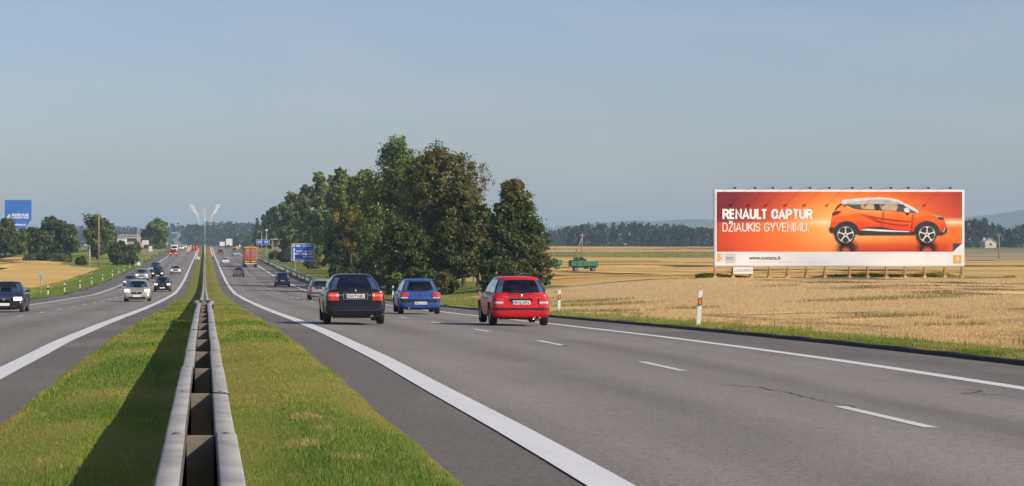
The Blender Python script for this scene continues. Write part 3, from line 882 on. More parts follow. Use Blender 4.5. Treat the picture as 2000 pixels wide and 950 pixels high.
def yfront(z, S):
    L = S['L']
    if z < .24: return L - .14
    if z < .55: return L - max(0, .32 - z) * .6
    return L - .05 - (z - .55) * .55

def car(name, label, cat, group, kind, paintm, loc, rz, plate='', opt=None):
    S = dict(SPEC[kind]); O = dict(rear='hatch', lights_on=False, strip=None, trim='body', glass='glass'); O.update(opt or {}); S.update(O.get('S', {}))
    L, W, H = S['L'], S['W'], S['H']; w = W / 2
    root = empty(name, loc, label, cat, group, rz)
    belt = S['belt']
    c0, c1 = S['cab']; ra, fa = S['wb']
    # ---- lower body
    def ring(y, ws, zb, zt, arch=False, mode=None):
        ww = w * ws
        P = [(0, zb), (.55 * ww, zb), (.88 * ww, zb + .015), (.975 * ww, zb + .11), (ww, .50), (.995 * ww, .70), (.955 * ww, zt - .085), (.87 * ww, zt - .012), (.5 * ww, zt + .014), (0, zt + .02)]
        if arch:
            za = .655
            P[1] = (.66 * ww, zb); P[2] = (.68 * ww, za - .02); P[3] = (.965 * ww, za - .01); P[4] = (ww, za + .01); P[5] = (.997 * ww, max(.72, za + .04))
        out = []
        for x, z in P:
            yy = y
            if mode == 'r': yy = yrear(z, S) + y
            if mode == 'f': yy = yfront(z, S) - y
            out.append((x, yy, z))
        return out
    deck = S['deck']; hood = S['hood']; hb = belt - .02
    zb = .20
    st = [ring(0, .80, .26, deck - .01, mode='r'), ring(.035, .93, .235, deck, mode='r'), ring(.16, .985, .21, deck, mode='r')]
    ys = []
    A = .36
    def zt(y):
        if y < c0 + .1: return deck
        if y < c1 - .15: return belt
        return float(np.interp(y, [c1 - .15, c1 + .15, L - .55, L - .25], [belt, hb - .02, hood + .075, hood + .03]))
    cand = [ra - A - .03, ra - A + .03, ra - A * .45, ra, ra + A * .45, ra + A - .03, ra + A + .03, (ra + fa) / 2 - .35, (ra + fa) / 2 + .35, fa - A - .03, fa - A + .03, fa - A * .45, fa, fa + A * .45, fa + A - .03, fa + A + .03]
    for i, y in enumerate(cand):
        inr = abs(y - ra) < A - .01 or abs(y - fa) < A - .01
        edge = min(abs(abs(y - ra) - A), abs(abs(y - fa) - A)) < .05
        st.append(ring(y, 1.0 if i > 1 else .995, zb - .015, zt(y), arch=inr))
    st += [ring(.16, .97, .21, zt(L - .2), mode='f'), ring(.035, .90, .235, zt(L - .2) - .03, mode='f'), ring(0, .74, .26, zt(L - .2) - .05, mode='f')]
    n = len(st[0]); vs = []; fs = []
    for r_ in st:
        vs += r_ + [(-x, y, z) for x, y, z in r_[1:-1]]
    m = 2 * n - 2
    idx = lambda s_, k, left: s_ * m + (k if not left or k in (0, n - 1) else n + k - 1)
    for s_ in range(len(st) - 1):
        for k in range(n - 1):
            fs.append((idx(s_, k, 0), idx(s_, k + 1, 0), idx(s_ + 1, k + 1, 0), idx(s_ + 1, k, 0)))
            fs.append((idx(s_, k, 1), idx(s_ + 1, k, 1), idx(s_ + 1, k + 1, 1), idx(s_, k + 1, 1)))
    for s_ in (0, len(st) - 1):
        for k in range(n - 1):
            q = [idx(s_, k, 0), idx(s_, k + 1, 0), idx(s_, k + 1, 1), idx(s_, k, 1)]
            fs.append(tuple(dict.fromkeys(q)))
    MB().add(vs, fs).build('body', paintm, root, smooth=True, sub=2)
    # dark sill / underside tray, so no daylight shows through the wheel arches
    pbox('underbody', M['dark'], root, (0, L / 2, .36), (W * .60, L - .35, .28))
    # ---- greenhouse
    a_b, a_t = w * S['aw'], w * S['rw']
    nn = S['n']
    seg = []   # (face, frac)
    rf = [-.88, -.66, -.33, 0, .33, .66, .88] if kind == 'sedan' else [-.92, -.7, -.35, 0, .35, .7, .92]
    sf = {'sedan': [-.93, -.66, -.12, -.08, .56, .64, .93], 'hatch': [-.93, -.80, -.20, -.15, .60, .68, .93]}.get(kind, [-.95, -.86, -.30, -.26, .12, .62, .95])
    if kind in ('wagon', 'mpv', 'suv'): sf = [-.95, -.88, -.50, -.46, -.02, .02, .62, .70, .95]
    q0 = (1 - abs(rf[0]) ** nn) ** (1 / nn) - .012      # the corner post starts where the end panes turn
    sf = [-q0] + [min(max(q, -q0 + .06), q0 - .06) for q in sf[1:-1]] + [q0]
    for q in rf: seg.append(('R', q))
    for q in sf: seg.append(('S', q))
    for q in rf[::-1]: seg.append(('F', q))
    for q in sf[::-1]: seg.append(('L', q))
    vlev = [0, .09, .5, .90, 1.0]
    def gpt(face, q, v, off=0.0):
        yr = c0 + (S['roof'][0] - c0) * v; yf = c1 + (S['roof'][1] - c1) * v
        a = a_b + (a_t - a_b) * v ** (1.5 if kind == 'sedan' else 1.3) + (.022 if kind == 'sedan' else .014) * math.sin(math.pi * v)
        yr -= .05 * math.sin(math.pi * v); yf += .05 * math.sin(math.pi * v)
        yc, b = (yr + yf) / 2, (yf - yr) / 2
        a += off; b += off
        z = belt - .03 + (H - .060 - belt + .03) * v
        e = (1 - abs(q) ** nn) ** (1 / nn)
        if face == 'R': return (q * a, yc - b * e, z)
        if face == 'F': return (q * a, yc + b * e, z)
        if face == 'S': return (a * e, yc + q * b, z)
        return (-a * e, yc + q * b, z)
    frame = MB(); gl = {'rear_window': MB(), 'windscreen': MB(), 'side_window': []}
    grid = [[gpt(f, q, v) for f, q in seg] for v in vlev]
    N_ = len(seg)
    vs = [p for row in grid for p in row]; fs = []
    for i in range(len(vlev) - 1):
        for j in range(N_):
            k = (j + 1) % N_
            f1, q1 = seg[j]; f2, q2 = seg[k]
            quad = (i * N_ + j, i * N_ + k, (i + 1) * N_ + k, (i + 1) * N_ + j)
            glass = None
            if i in (1, 2) and f1 == f2:
                if f1 == 'R': glass = 'rear_window'
                elif f1 == 'F': glass = 'windscreen'
                elif abs(q2 - q1) > .25: glass = 'side_window'
            if glass is None: fs.append(quad)
            elif glass == 'side_window':
                gl[glass].append([vs[t] for t in quad])
            else: gl[glass].add([vs[t] for t in quad], [(0, 1, 2, 3)])
    # roof: inset ring then crown
    top = grid[-1]; base = len(vs)
    cy = (S['roof'][0] + S['roof'][1]) / 2
    for sc_, dz in ((.955, .024), (.83, .044), (.50, .056)):
        vs += [(x * sc_, cy + (y - cy) * sc_, z + dz) for x, y, z in top]
    s0 = (len(vlev) - 1) * N_
    for j in range(N_):
        k = (j + 1) % N_
        fs.append((s0 + j, s0 + k, base + k, base + j)); fs.append((base + j, base + k, base + N_ + k, base + N_ + j)); fs.append((base + N_ + j, base + N_ + k, base + 2 * N_ + k, base + 2 * N_ + j))
    fs.append(tuple(base + 2 * N_ + j for j in range(N_)))
    frame.add(vs, fs).build('roof', paintm, root, smooth=True)
    gm = M[O['glass']]
    for nm in ('rear_window', 'windscreen'):
        gl[nm].build(nm, gm, root, smooth=True)
    quads = gl['side_window']
    for q in range(0, len(quads)):
        pass
    half = len(quads) // 2
    for q in range(half):
        MB().add(quads[q], [(0, 1, 2, 3)]).add(quads[half + q], [(0, 1, 2, 3)]).build('side_window', gm, root, smooth=True)
    # black surround of the rear window and windscreen
    for face, nm in (('R', 'window_seal'), ('F', 'window_seal')):
        sb = MB(); rr0 = abs(rf[0]); outl = [-rr0 - .02, -.45, 0, .45, rr0 + .02]
        for (v0, v1) in ((.055, .095), (.895, .93)):
            for i in range(4):
                sb.add([gpt(face, outl[i], v0, .004), gpt(face, outl[i + 1], v0, .004), gpt(face, outl[i + 1], v1, .004), gpt(face, outl[i], v1, .004)], [(0, 1, 2, 3)])
        for s in (-1, 1):
            for v0, v1 in ((.055, .5), (.5, .93)):
                sb.add([gpt(face, s * (rr0 + .022), v0, .004), gpt(face, s * (rr0 - .012), v0, .004), gpt(face, s * (rr0 - .012), v1, .004), gpt(face, s * (rr0 + .022), v1, .004)], [(0, 1, 2, 3)])
        sb.build(nm, M['black'], root)
    # ---- cabin
    for y, xs_ in ((c0 + .62 if kind == 'sedan' else .75, (-.36, .36)), ((c0 + c1) / 2 + .25, (-.36, .36))):
        for x in xs_:
            s = MB(); s.box((x, y, belt - .02), (.46, .12, .16)); s.box((x, y - .02, belt + .15), (.25, .09, .17))
            s.build('seat', M['seat'], root, bevel=.03)
    pbox('dashboard', M['dark'], root, (0, c1 - .42, belt - .0), (W * .74, .35, .09), bevel=.03)
    # ---- wheels
    wr = O.get('wheel_r', .305)
    for y in (ra, fa):
        for s in (-1, 1): wheel(root, s * (w - .115), y, wr, .20, s)
    # ---- mirrors
    my = c1 - .62
    for s in (-1, 1):
        mm = MB(); mm.box((s * (w + .080), my, belt + .035), (.16, .09, .095)); mm.box((s * (w - .02), my + .01, belt + .0), (.08, .04, .04))
        o = mm.build('wing_mirror', O.get('mirror', paintm), root, bevel=.025)
        pbox('mirror_glass', M['mirror'], o, (s * (w + .080), my - .047, belt + .035), (.12, .004, .065))
    for s in (-1, 1):
        for yy in ((fa + ra) / 2 + .30, (fa + ra) / 2 - .62):
            pbox('door_handle', O.get('mirror', paintm), root, (s * (w - .002), yy, .78), (.03, .18, .03), bevel=.008)
    # ---- rear lamps
    lam = O['lamps'] if 'lamps' in O else dict(z0=.66, z1=.90, x0=.46, x1=.74)
    for s in (-1, 1):
        x0, x1, z0, z1 = lam['x0'], lam['x1'], lam['z0'], lam['z1']
        zc = (z0 + z1) / 2
        def lens(nm, mat, xa, xb, za, zb_, par, d=0.0):
            b = MB()
            n_ = 5; pts = []
            for i in range(n_):
                t = i / (n_ - 1); x = xa + (xb - xa) * t
                yb = .05 + .22 * max(0, (x - .80 * w) / (.2 * w)) ** 2 * .8
                pts.append((x, yb))
            vs = []
            for x, yb in pts:
                for z in (za, zb_):
                    vs.append((s * x, yb - .030 - d + (z - .60) * .10, z))
            for x, yb in pts:
                for z in (za, zb_):
                    vs.append((s * x, yb + .10 + (z - .60) * .10, z))
            q = 2 * n_
            fs = []
            for i in range(n_ - 1):
                a = 2 * i
                fs += [(a, a + 1, a + 3, a + 2), (q + a, q + a + 2, q + a + 3, q + a + 1), (a + 1, q + a + 1, q + a + 3, a + 3), (a, a + 2, q + a + 2, q + a)]
            fs += [(0, q, q + 1, 1), (q - 2, q - 1, 2 * q - 1, 2 * q - 2)]
            return b.add(vs, fs).build(nm, mat, par, smooth=False, bevel=.008)
        t = lens('tail_light', M[lam.get('mat', 'red_lens')], x0, x1, z0, z1, root)
        for (nm, mat, fa_, fb_, ga, gb) in lam.get('segs', []):
            lens(nm, M[mat], x0 + (x1 - x0) * fa_, x0 + (x1 - x0) * fb_, z0 + (z1 - z0) * ga, z0 + (z1 - z0) * gb, t, .005)
    # ---- front lamps, grille, plates
    hl = O.get('head', dict(z0=.58, z1=.72, x0=.42, x1=.76))
    for s in (-1, 1):
        xm = (hl['x0'] + hl['x1']) / 2; zm = (hl['z0'] + hl['z1']) / 2
        sk = Matrix.Translation((s * xm, yfront(zm, S) - .045, zm)) @ Matrix.Rotation(-s * R(16), 4, 'Z') @ Matrix.Rotation(R(14), 4, 'X')
        MB().box((0, 0, 0), (hl['x1'] - hl['x0'], .16, hl['z1'] - hl['z0']), M=sk).build('headlight', M['headlamp'] if O['lights_on'] else M['clear_lens'], root, bevel=.03)
    g = MB(); g.box((0, L - .055, .645), (.62, .12, .095))
    gr_ = g.build('grille', M['black'], root, bevel=.01)
    pbox('grille_bar', M['chrome'], gr_, (0, L - .006 + .01, .69), (.60, .02, .014))
    pbox('air_intake', M['black'], root, (0, L - .06, .335), (W * .62, .14, .10), bevel=.02)
    for s in (-1, 1): pbox('fog_lamp', M['clear_lens'], root, (s * .62, L - .115, .35), (.16, .12, .07), bevel=.02)
    pz = O.get('plate_z', .42); py_ = yrear(pz, S)
    pl = pbox('number_plate', M['plate'], root, (0, py_ - .012, pz), (.52, .018, .112), bevel=.004)
    pbox('country_band', M['plate_blue'], pl, (-.236, py_ - .0225, pz), (.04, .004, .104))
    if plate:
        text(plate, .105, (.02, py_ - .0245, pz - .037), M['ink'], pl, width=.42, bold=.002)
    fp = pbox('number_plate', M['plate'], root, (0, L + .012, .43), (.52, .018, .112), bevel=.004)
    if O.get('strip'):
        z = O['strip']; sb = MB()
        xs_ = [-.97, -.90, -.78, .78, .90, .97]
        dy = [.16, .045, .0, .0, .045, .16]
        for (za, zb_) in ((z[0], z[1]),):
            vs = []
            for x, d in zip(xs_, dy):
                for zz in (za, zb_): vs.append((x * w, d - .014, zz))
            for x, d in zip(xs_, dy):
                for zz in (za, zb_): vs.append((x * w, d + .08, zz))
            q = 2 * len(xs_)
            fs = []
            for i in range(len(xs_) - 1):
                a = 2 * i
                fs += [(a, a + 1, a + 3, a + 2), (a + 1, q + a + 1, q + a + 3, a + 3), (a, a + 2, q + a + 2, q + a)]
            sb.add(vs, fs)
        sb.build('bumper_strip', M['black'], root)
    # lower valance, tailgate seam, exhaust
    pbox('rear_valance', M['black'], root, (0, .26, .235), (W * .72, .22, .09), bevel=.02)
    zs_ = lam['z0'] - .01 if O['rear'] == 'sedan' else .63
    pbox('boot_seam', M['dark'], root, (0, yrear(zs_, S) + .012, zs_ - .01), (W * .80, .03, .008))
    ex = O.get('exhaust', .42)
    MB().lathe([(0, .0001), (0, .022), (-.03, .022), (-.03, .030), (.16, .030)], 14, 'Y', c=(ex, .06, .245)).build('exhaust', M['chrome'], root, smooth=True)
    if O.get('wiper'):
        MB().tube((-.28, c0 - .0, belt + .045), (.10, c0 + .02, belt + .07), .012).tube((-.28, c0 - .0, belt + .05), (-.34, c0 + .13, belt + .18), .010).build('wiper', M['black'], root)
    if O.get('aerial'):
        MB().tube((.3, S['roof'][0] + .2, H - .02), (.3, S['roof'][0] + .02, H + .25), .006).build('aerial', M['black'], root)
    return root

def road_spot(px, py, off=0.0, Dlo=30, Dhi=900):
    """distance at which the road surface meets the pixel ray (X follows from px)"""
    ds_ = np.arange(Dlo, Dhi, .25)
    xs_ = (px - 400) / F * ds_
    yy = 470 + (CZ - road_z(xs_, ds_)) * F / ds_
    k = int(np.argmin(np.abs(yy - py)))
    return xs_[k], ds_[k]
def onroad(X, D): return (X, D, float(road_z(X, D)) + .0)

P_black = paint('black_car_paint', (.006, .0065, .008), .0, .22, .035)
P_blue = paint('blue_car_paint', (.035, .10, .36), .35, .3, .06)
P_red = paint('red_car_paint', (.58, .004, .011), .0, .35, .03)
P_navy = paint('navy_car_paint', (.006, .009, .026), .1, .25, .05)
P_silver = paint('silver_car_paint', (.47, .48, .49), .55, .32, .10)
P_champ = paint('champagne_car_paint', (.50, .46, .40), .5, .32, .10)
P_grey = paint('grey_car_paint', (.20, .23, .24), .5, .32, .10)
P_teal = paint('dark_teal_car_paint', (.02, .035, .045), .2, .25, .1)
P_brown = paint('brown_silver_car_paint', (.30, .27, .25), .5, .32, .12)
P_dred = paint('dark_red_car_paint', (.13, .012, .02), .2, .3, .1)
P_white = paint('white_car_paint', (.72, .72, .70), 0, .35, .08)

sedan_l = dict(z0=.665, z1=.895, x0=.455, x1=.755, segs=[('lens', 'red_lens', .02, .98, .02, .46), ('lens', 'amber_lens', .30, .98, .50, .80), ('lens', 'clear_lens', .02, .28, .50, .80)])
G_R = 'cars driving away on the right-hand carriageway'
G_L = 'cars coming towards the camera on the left-hand carriageway'
c1_ = car('sedan_car', 'black saloon with chrome framed number plate in the inner lane beside the median', 'car', G_R, 'sedan', P_black, onroad(4.12, 63.0), R(-.6), 'SWT:581',
    dict(rear='sedan', lamps=sedan_l, plate_z=.79, exhaust=.44, aerial=False, glass='glass_sloped', S=dict(hood=.72)))
fr_ = MB()
for (x, z, a, b) in ((0, .87, .66, .014), (0, .705, .66, .014), (-.325, .7875, .014, .179), (.325, .7875, .014, .179)): fr_.box((x, yrear(z, SPEC['sedan']) - .016, z), (a, .03, b))
fr_.build('plate_surround', M['chrome'], c1_, bevel=.004)
MB().box((0, .060, .945), (.035, .02, .055)).box((0, .055, .935), (.055, .02, .02)).build('badge', M['chrome'], c1_, bevel=.008)
text('ROVER', .055, (-.39, yrear(.80, SPEC['sedan']) - .014, .80), M['chrome'], c1_, bold=.002, name='lettering')
text('416', .06, (.39, yrear(.80, SPEC['sedan']) - .014, .80), M['chrome'], c1_, bold=.002)
pbox('brake_light', M['red_lens'], c1_, (0, .80, 1.005), (.26, .08, .04), bevel=.01)
pbox('bumper_moulding', M['black'], c1_, (0, -.004, .40), (1.30, .02, .045), bevel=.008)

red_l = dict(z0=.555, z1=.80, x0=.50, x1=.80, segs=[('lens', 'red_lens', .02, .98, .62, .98), ('lens', 'clear_lens', .06, .92, .36, .60), ('lens', 'pink_lens', .06, .92, .28, .35)])
c2_ = car('hatchback_car', 'bright red hatchback with black rubbing strip, nearest in the outer lane', 'car', G_R, 'hatch', P_red, onroad(9.0, 65.5), R(-.4), 'RVJ:392',
    dict(lamps=red_l, plate_z=.675, strip=(.475, .525), exhaust=.52, wiper=True, mirror=M['black'], S=dict(H=1.41, aw=.91, rw=.69)))
MB().box((0, yrear(.77, SPEC['hatch']) - .01, .765), (.64, .05, .05)).box((0, yrear(.6, SPEC['hatch']) + .020, .675), (.62, .03, .17)).build('plate_recess', M['black'], c2_, bevel=.006)
MB().lathe([(0, .0001), (-.008, .042), (.01, .050)], 16, 'Y', c=(0, yrear(.86, SPEC['hatch']) - .006, .86)).build('badge', M['chrome'], c2_, smooth=True)
text('NISSAN', .045, (-.44, yrear(.80, SPEC['hatch']) - .003, .815), M['chrome'], c2_, bold=.001)
text('ALMERA', .045, (.46, yrear(.80, SPEC['hatch']) - .003, .80), M['chrome'], c2_, bold=.001)
MB().lathe([(0, .0001), (0, .032), (-.05, .032), (-.05, .042), (.16, .042)], 14, 'Y', c=(.36, .06, .235)).build('exhaust', M['chrome'], c2_, smooth=True)

blue_l = dict(z0=.715, z1=.89, x0=.48, x1=.81, segs=[('lens', 'red_lens', .05, .95, .30, .95), ('lens', 'pink_lens', .45, .95, .05, .28)])
c3_ = car('hatchback_car', 'metallic blue hatchback with grey bumper strip, between the black and red cars', 'car', G_R, 'hatch', P_blue, onroad(8.66, 92.5), R(-.3), 'FUL:115',
    dict(lamps=blue_l, plate_z=.455, strip=(.50, .61), exhaust=-.46, wiper=True, glass='glass_dark', S=dict(H=1.42, aw=.905, rw=.665)))
MB().box((0, yrear(.78, SPEC['hatch']) - .004, .765), (.05, .02, .07)).build('badge', M['ink'], c3_, bevel=.006)
for s in (-1, 1): pbox('reversing_light', M['clear_lens'], c3_, (s * .64, yrear(.66, SPEC['hatch']) + .035, .672), (.28, .10, .055), bevel=.01)

wag_l = dict(z0=.60, z1=.98, x0=.66, x1=.83)
car('estate_car', 'silver-grey estate car partly hidden behind the black saloon', 'car', G_R, 'wagon', P_grey if False else paint('silver_grey_car_paint', (.34, .38, .40), .5, .3, .08), onroad(8.25, 163), 0, 'LKT:204', dict(lamps=wag_l, plate_z=.80, strip=(.47, .56)))
mpv_l = dict(z0=.62, z1=.86, x0=.62, x1=.86)
car('people_carrier', 'dark navy people carrier with low red tail lights on the outer lane line', 'car', G_R, 'mpv', P_navy, onroad(9.0, 266), 0, 'AOE:771', dict(lamps=mpv_l, plate_z=.72, glass='glass_dark'))
hat_l = dict(z0=.70, z1=.95, x0=.55, x1=.82)
car('sedan_car', 'brownish silver saloon ahead of the black saloon in the inner lane', 'car', G_R, 'sedan', P_brown, onroad(5.02, 341), 0, '', dict(rear='sedan', lamps=hat_l, plate_z=.55))
car('hatchback_car', 'small silver-white hatchback on the inner lane left of the container lorry', 'car', G_R, 'hatch', P_white, onroad(4.3, 480), 0, '', dict(lamps=dict(z0=.7, z1=.9, x0=.6, x1=.8), plate_z=.6, strip=(.45, .55)))
car('hatchback_car', 'dark red car far up the inner lane near the crest', 'car', G_R, 'hatch', P_dred, onroad(4.7, 690), 0, '', dict(lamps=hat_l))
car('sedan_car', 'pale silver car just left of the container lorry near the crest', 'car', G_R, 'sedan', P_silver, onroad(8.75, 655), 0, '', dict(rear='sedan', lamps=hat_l))
car('people_carrier', 'grey van-like car directly ahead of the pale silver car', 'car', G_R, 'mpv', P_grey, onroad(9.2, 715), 0, '', dict(lamps=mpv_l))
car('hatchback_car', 'dark car on the crest in front of the white box lorry', 'car', G_R, 'hatch', P_teal, onroad(8.5, 830), 0, '', dict(lamps=hat_l))

on = dict(lights_on=True)
PI = math.pi
def oncoming(name, label, kind, pm, X, D, opt=None):
    o = dict(lights_on=True); o.update(opt or {})
    L = SPEC[kind]['L']
    return car(name, label, 'car', G_L, kind, pm, onroad(X, D + L), PI, '', o)
k1 = oncoming('sedan_car', 'dark navy saloon cut off by the left picture edge', 'sedan', P_navy, -8.65, 99, dict(head=dict(z0=.57, z1=.74, x0=.40, x1=.78)))
k2 = oncoming('sedan_car', 'champagne silver saloon leading the oncoming traffic beside the median', 'sedan', P_champ, -4.32, 146.5, dict(S=dict(H=1.45, hood=.76), head=dict(z0=.66, z1=.86, x0=.46, x1=.80)))
oncoming('hatchback_car', 'black hatchback following the champagne silver saloon in the inner lane', 'hatch', P_black, -4.2, 227, dict(S=dict(H=1.46, hood=.78), head=dict(z0=.66, z1=.84, x0=.44, x1=.78)))
oncoming('hatchback_car', 'grey car half hidden behind the champagne silver saloon', 'hatch', P_grey, -8.6, 264)
oncoming('suv_car', 'silver off-roader with roof rails in the outer lane of the oncoming traffic', 'suv', P_silver, -8.6, 313, dict(head=dict(z0=.70, z1=.9, x0=.45, x1=.80)))
oncoming('suv_car', 'black off-roader straddling the oncoming lanes right of the silver off-roader', 'suv', P_black, -6.75, 328, dict(head=dict(z0=.66, z1=.82, x0=.48, x1=.78)))
oncoming('suv_car', 'dark teal off-roader behind the black one on the outer lane', 'suv', P_teal, -8.2, 384)
oncoming('hatchback_car', 'silver-white small car alone on the inner oncoming lane farther back', 'hatch', P_champ, -4.6, 361)
oncoming('sedan_car', 'white car beyond the red van near the left crest', 'sedan', P_white, -8.1, 800)
oncoming('hatchback_car', 'white car behind the first white car on the left crest', 'hatch', P_white, -7.4, 842)
# flag badge and grille shield of the nearest oncoming cars
for kk in (k1, k2):
    MB().lathe([(0, .0001), (.012, .05), (0, .06)], 14, 'Y', c=(0, 4.36 - .0 + .002, .65)).build('badge', M['chrome'], kk, smooth=True)

# --- larger vehicles
def bigwheels(root, ys, x, r=.48, wd=.28):
    for y in ys:
        for s in (-1, 1): wheel(root, s * x, y, r, wd, s, 8)
lor = empty('container_lorry', onroad(8.72, 440), 'lorry carrying a red shipping container with a yellow front frame, rear doors showing', 'lorry', G_R)
M['cont_red'] = simple('container_red', (.48, .095, .05), .55, var=.3, scale=1.5)
M['cont_yel'] = simple('container_yellow', (.62, .33, .02), .55, var=.2, scale=1.5)
pbox('container', M['cont_yel'], lor, (0, 6.2, 2.62), (2.46, 12.2, 2.66), bevel=.03)
for s in (-1, 1):
    d_ = MB(); d_.box((s * .585, .075, 2.55), (1.13, .07, 2.36))
    for k in range(5): d_.box((s * (.15 + .22 * k), .03, 2.55), (.10, .05, 2.25))
    dd_ = d_.build('door', M['cont_red'], lor, bevel=.01)
    for k in range(2):
        MB().tube((s * (.38 + .45 * k), -.02, 1.42), (s * (.38 + .45 * k), -.02, 3.70), .03).build('locking_rod', M['galv'], dd_)
    for (x, z, a) in ((.55, 3.35, .7), (.60, 2.95, .75), (.55, 2.55, .6), (.8, 2.2, .35)) if s > 0 else ((.6, 3.35, .62), (.58, 3.12, .62), (.62, 2.55, .5)):
        q = MB(); n_ = max(3, int(a / .11))
        for i in range(n_): q.box((s * x - a / 2 + a * (i + .5) / n_, -.006, z), (a / n_ * .68, .012, .13 + .03 * (i % 2)))
        q.build('stencilled_marking', M['ink_pale'], dd_)
pbox('roof_beam', M['cont_yel'], lor, (0, .06, 3.86), (2.46, .16, .24), bevel=.02)
pbox('chassis', M['black'], lor, (0, 6.2, 1.05), (1.1, 12.2, .30))
pbox('rear_bumper', M['white_dirty'], lor, (0, .05, .72), (2.3, .12, .16), bevel=.02)
for s in (-1, 1):
    pbox('marker_board', M['sign_yellow'], lor, (s * .60, -.005, 1.12), (1.0, .03, .20))
    pbox('tail_light', M['red_lens'], lor, (s * 1.02, -.01, .86), (.36, .06, .12), bevel=.01)
    pbox('mudflap', M['rubber'], lor, (s * .98, .35, .62), (.55, .02, .62))
bigwheels(lor, (1.2, 2.5, 3.8, 10.8, 14.6), 1.08)
pbox('cab', M['cont_yel'], lor, (0, 14.3, 2.1), (2.4, 2.1, 2.6), bevel=.12)
def boxvan(name, label, cat, loc, rz, pm, Lb, Wb, Hb, group, red=False, box=None):
    r = empty(name, loc, label, cat, group, rz)
    pbox('cargo_body', box or pm, r, (0, Lb * .36, .55 + Hb * .45), (Wb, Lb * .70, Hb * .86), bevel=.05)
    cb = MB()
    outl = [(-Wb / 2 + .04, Lb * .72, .38), (-Wb / 2 + .04, Lb, .38), (-Wb / 2 + .04, Lb, .95), (-Wb / 2 + .04, Lb - .38, 1.12), (-Wb / 2 + .04, Lb - .85, 1.95), (-Wb / 2 + .04, Lb * .72, 2.0)]
    cb.prism(outl, (Wb - .08, 0, 0)).build('cab', pm, r, bevel=.05)
    ws = MB(); ws.add([(-Wb * .42, Lb - .375, 1.14), (Wb * .42, Lb - .375, 1.14), (Wb * .38, Lb - .82, 1.92), (-Wb * .38, Lb - .82, 1.92)], [(0, 1, 2, 3)])
    ws.v = [(x, y + .02, z + .012) for x, y, z in ws.v]; ws.build('windscreen', M['black'], r)
    for s in (-1, 1):
        pbox('headlight', M['headlamp'], r, (s * Wb * .36, Lb - .02, .78), (.28, .08, .18), bevel=.03)
        pbox('tail_light', M['red_lens'], r, (s * Wb * .45, -.0, 1.0), (.14, .04, .3), bevel=.01)
        pbox('wing_mirror', M['black'], r, (s * (Wb / 2 + .14), Lb - .7, 1.35), (.2, .1, .3), bevel=.03)
    pbox('bumper', M['black'], r, (0, Lb - .02, .50), (Wb * .92, .16, .24), bevel=.04)
    pbox('rear_bumper', M['black'], r, (0, .02, .52), (Wb * .92, .12, .18), bevel=.03)
    pbox('number_plate', M['plate'], r, (0, Lb + .065, .52), (.52, .01, .11))
    for y in (.9, Lb - .95):
        for s in (-1, 1): wheel(r, s * (Wb / 2 - .14), y, .34, .22, s)
    return r
boxvan('delivery_van', 'white van near the crest of the right-hand carriageway', 'van', onroad(6.5, 862), 0, P_white, 5.2, 2.0, 1.9, G_R)
boxvan('box_lorry', 'tall white box lorry on the crest of the right-hand carriageway', 'lorry', onroad(9.2, 872), 0, P_white, 7.5, 2.4, 3.2, G_R)
P_vred = paint('red_van_paint', (.60, .035, .02), 0, .35, .06)
boxvan('pickup_van', 'bright red van with lit headlights coming down the left crest', 'van', onroad(-8.85, 645), PI, P_vred, 5.0, 2.1, 1.55, G_L)
boxvan('delivery_van', 'white van right behind the red van on the left carriageway', 'van', onroad(-9.9, 752), PI, P_white, 5.4, 2.1, 2.0, G_L)
boxvan('works_lorry', 'dark roadworks lorry with orange tail boards standing in the inner oncoming lane', 'lorry', onroad(-3.1, 762), 0, M['black'], 6, 2.3, 2.0, None, box=simple('works_lorry_body', (.05, .04, .035), .6))
wl = [o for o in bpy.data.objects if o.name.startswith('works_lorry')][0]
for s in (-1, 1): pbox('warning_board', M['orange'], wl, (s * .5, -.05, 1.25), (.55, .04, 1.2))
# ------------------------------------------------------------------ billboard
BD = 170.0
def bx(px): return (px - 400) / F * BD
def bz(py): return CZ - (py - 470) / F * BD
X0, X1, Z0, Z1 = bx(1395), bx(1884), bz(521), bz(371)
bb = empty('billboard', ((X0 + X1) / 2, BD, float(terr((X0 + X1) / 2, BD))), 'wide roadside billboard with an orange car advertisement, standing on orange posts in the field', 'billboard')
BX, BZ0 = bb.location.x, bb.location.z
bl = lambda px, py, d=0.0: (bx(px) - BX, -d, bz(py) - BZ0)
def panel(name, px0, py0, px1, py1, d0, d1, mat, parent, bevel=0):
    """board between two picture corners, from depth d0 (back) to d1 (front)"""
    a, b = bl(px0, py1), bl(px1, py0)
    return pbox(name, mat, parent, ((a[0] + b[0]) / 2, -(d0 + d1) / 2, (a[2] + b[2]) / 2), (b[0] - a[0], abs(d1 - d0), b[2] - a[2]), bevel=bevel)
M['frame_white'] = simple('billboard_frame', (.74, .74, .73), .5, var=.08, scale=.6)
panel('frame', 1395, 371, 1884, 521, -.30, -.02, M['frame_white'], bb, .03)
pst = panel('poster', 1397, 373, 1882, 519, -.03, .0, M['poster_white'], bb)
